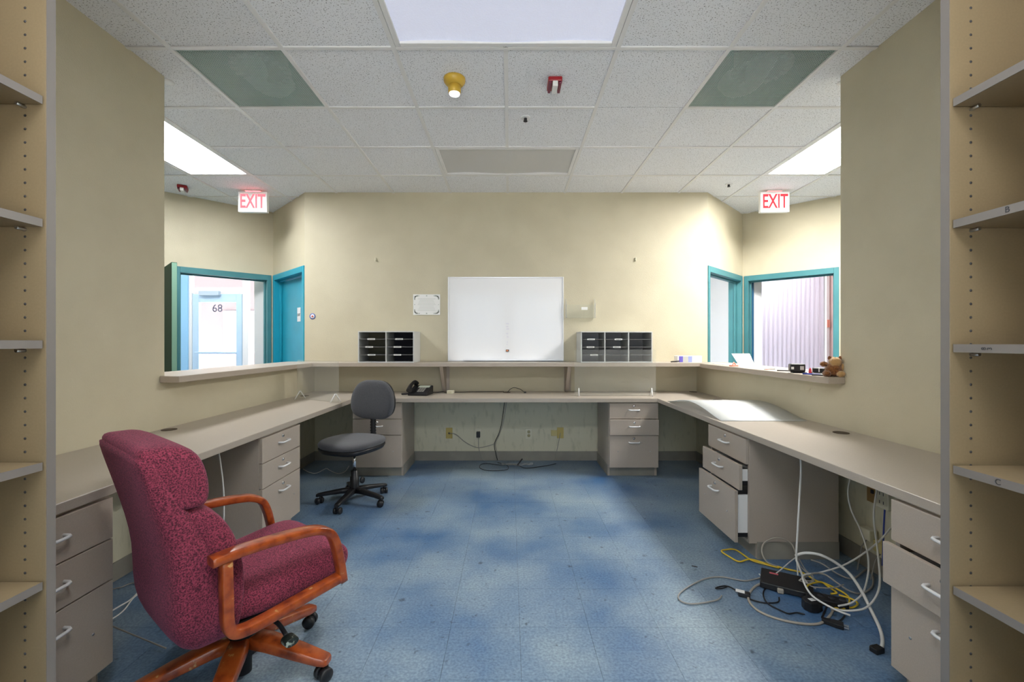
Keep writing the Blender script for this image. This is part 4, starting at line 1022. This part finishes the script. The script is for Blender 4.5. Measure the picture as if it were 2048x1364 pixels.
cable('grey_cable', 'grey cable ring leaning against the pedestal cove base', fl_pts([(1080, 480), (1040, 380), (960, 330), (880, 325), (800, 370), (785, 450), (830, 530), (930, 570)], [.05, .10, .13, .13, .10, .06, .02, 0]), .004, M_twire)
cable('grey_cable', 'grey cable running from the wall outlet across to the router', [(1.97, 2.28, .30), (1.90, 2.30, .20), (1.78, 2.33, .09), (1.62, 2.30, .06), (1.50, 2.24, .08), (1.43, 2.15, .10), (1.42, 2.07, .07), (1.47, 2.0, .05), (1.52, 1.97, .04)], .0045, M_wwire)
cable('grey_cable', 'grey cable with a wide bend on the dark floor near the wall', fl_pts([(1200, 510), (1300, 545), (1430, 630), (1560, 670), (1680, 590), (1730, 660), (1720, 740), (1640, 795), (1540, 780), (1430, 710), (1330, 640), (1240, 622), (1150, 655), (1100, 690)], [.04, .03, .01, 0, 0, 0, 0, 0, .01, .03, .05, .06, .06, .04]), .0042, M_gwire)
for k, (l, zz) in enumerate((([(1085, 480), (1020, 530), (950, 590), (905, 625)], .03), ([(1085, 485), (1110, 560), (1180, 630), (1225, 680), (1180, 710), (1110, 690)], .05), ([(1075, 490), (1085, 570), (1090, 640)], .06), ([(1100, 500), (1160, 600), (1220, 650), (1200, 690), (1130, 680)], .04), ([(760, 630), (790, 660), (830, 690), (850, 710)], .02), ([(1150, 700), (1220, 740), (1380, 750), (1480, 720)], .03))):
    cable('tangle_strand', ['pale strand crossing from the hanging cable over the router', 'pale strand curling round the router end', 'thin strand dropping onto the router', 'thin strand twisting above the router', 'short stub of grey cable at the router corner', 'pale strand lying from router toward the pedestal ajar'][k], fl_pts(l, [zz]*len(l)), .003, M_wwire if k % 2 == 0 else M_gwire)
# outlets on the right wall
p = thing('wall_plate', 'brown wall plate on the flecked wall above the cable tangle', 'wall plate', (XR-.003, 2.42, .44), -PI/2)
MB().box(-.04, .04, -.007, 0, -.062, .062).build('cover', mat('brown_plate', (.36, .22, .08), .45), p, bevel=.002); MB().box(-.008, .008, -.012, -.007, -.01, .01).build('jack', M_dark, p)
p = thing('surge_block', 'white plug-in outlet block on the wall above the cable tangle', 'outlet', (XR-.003, 2.305, .445), -PI/2)
MB().box(-.042, .042, -.055, 0, -.055, .045).build('case', M_cream, p, bevel=.005)
sk = MB()
for a in (-1, 1):
    for b in (-1, 1): sk.box(a*.012-.002, a*.012+.002, -.0558, -.055, b*.022-.008, b*.022+.008)
sk.build('slots', M_ink, p)
for k, (yy, zz, m, l) in enumerate(((2.42, .21, M_cream, 'cream wall adapter low on the wall behind the tangle'), (2.33, .175, mat('yellowed_b', (.62, .52, .22), .4), 'yellowed wall adapter low on the wall behind the tangle'))):
    p = thing('wall_adapter', l, 'adapter', (XR-.01, yy, zz), -PI/2)
    MB().box(-.035, .035, -.045, 0, -.03, .03).build('case', m, p, bevel=.005)
    MB().tube([(0, -.03, -.03), (.0, -.06, -.07), (.02, -.1, zz*-.9)], .003, 6).build('lead', M_gwire, p)
cable('blue_cable', 'dark blue cable hanging below the white outlet block', [(1.955, 2.30, .39), (1.95, 2.30, .30), (1.93, 2.28, .20), (1.90, 2.25, .12)], .004, M_bluewire)
# left side floor cables
def L5(l, z=.005): return [at_h(210+a/9.745, 1120+b/9.745, z) for a, b in l]
cable('floor_cable', 'upper of two white cables on the floor behind the armchair', L5([(-200, 1180), (80, 1020), (300, 890), (500, 770), (700, 570), (830, 450), (1000, 300)]), .0035, M_wwire)
cable('floor_cable', 'lower of two white cables on the floor behind the armchair', L5([(-200, 1330), (80, 1180), (270, 1060), (400, 940), (540, 750), (660, 650), (760, 530), (900, 400)]), .0035, M_wwire)
cable('floor_cable', 'thin grey cable bending along the cove base behind the armchair', L5([(100, 585), (220, 550), (330, 525), (430, 480), (550, 445), (640, 470), (740, 510)]), .003, M_gwire)
cable('drooping_cable', 'dark taut cable slanting down behind the burgundy armchair', [(-1.955, 1.92, .12), (-1.80, 1.90, .075), (-1.62, 1.86, .04), (-1.40, 1.80, .01)], .003, M_gwire)
cable('hanging_cable', 'white cable hanging under the worktop behind the armchair', [(-1.60, 2.42, .695), (-1.585, 2.42, .60), (-1.57, 2.42, .48), (-1.565, 2.42, .35), (-1.57, 2.42, .2), (-1.58, 2.41, .05), (-1.60, 2.38, .006)], .004, M_wwire)
cable('floor_cable', 'white cable sagging on the floor beside the pedestal behind the task chair', [floor_at(a, b, .005) for a, b in [(606, 938), (620, 945), (634, 946), (652, 937), (660, 941), (676, 947), (690, 943), (698, 932)]], .0035, M_wwire)
tag(MB().box(-.012, .018, -.003, .003, 0, .003).build('floor_scrap', M_ink, loc=floor_at(1388, 1133, .0005), rot=(0, 0, -.5)), 'tiny dark scrap on the pale floor by the yellow cable', 'scrap')
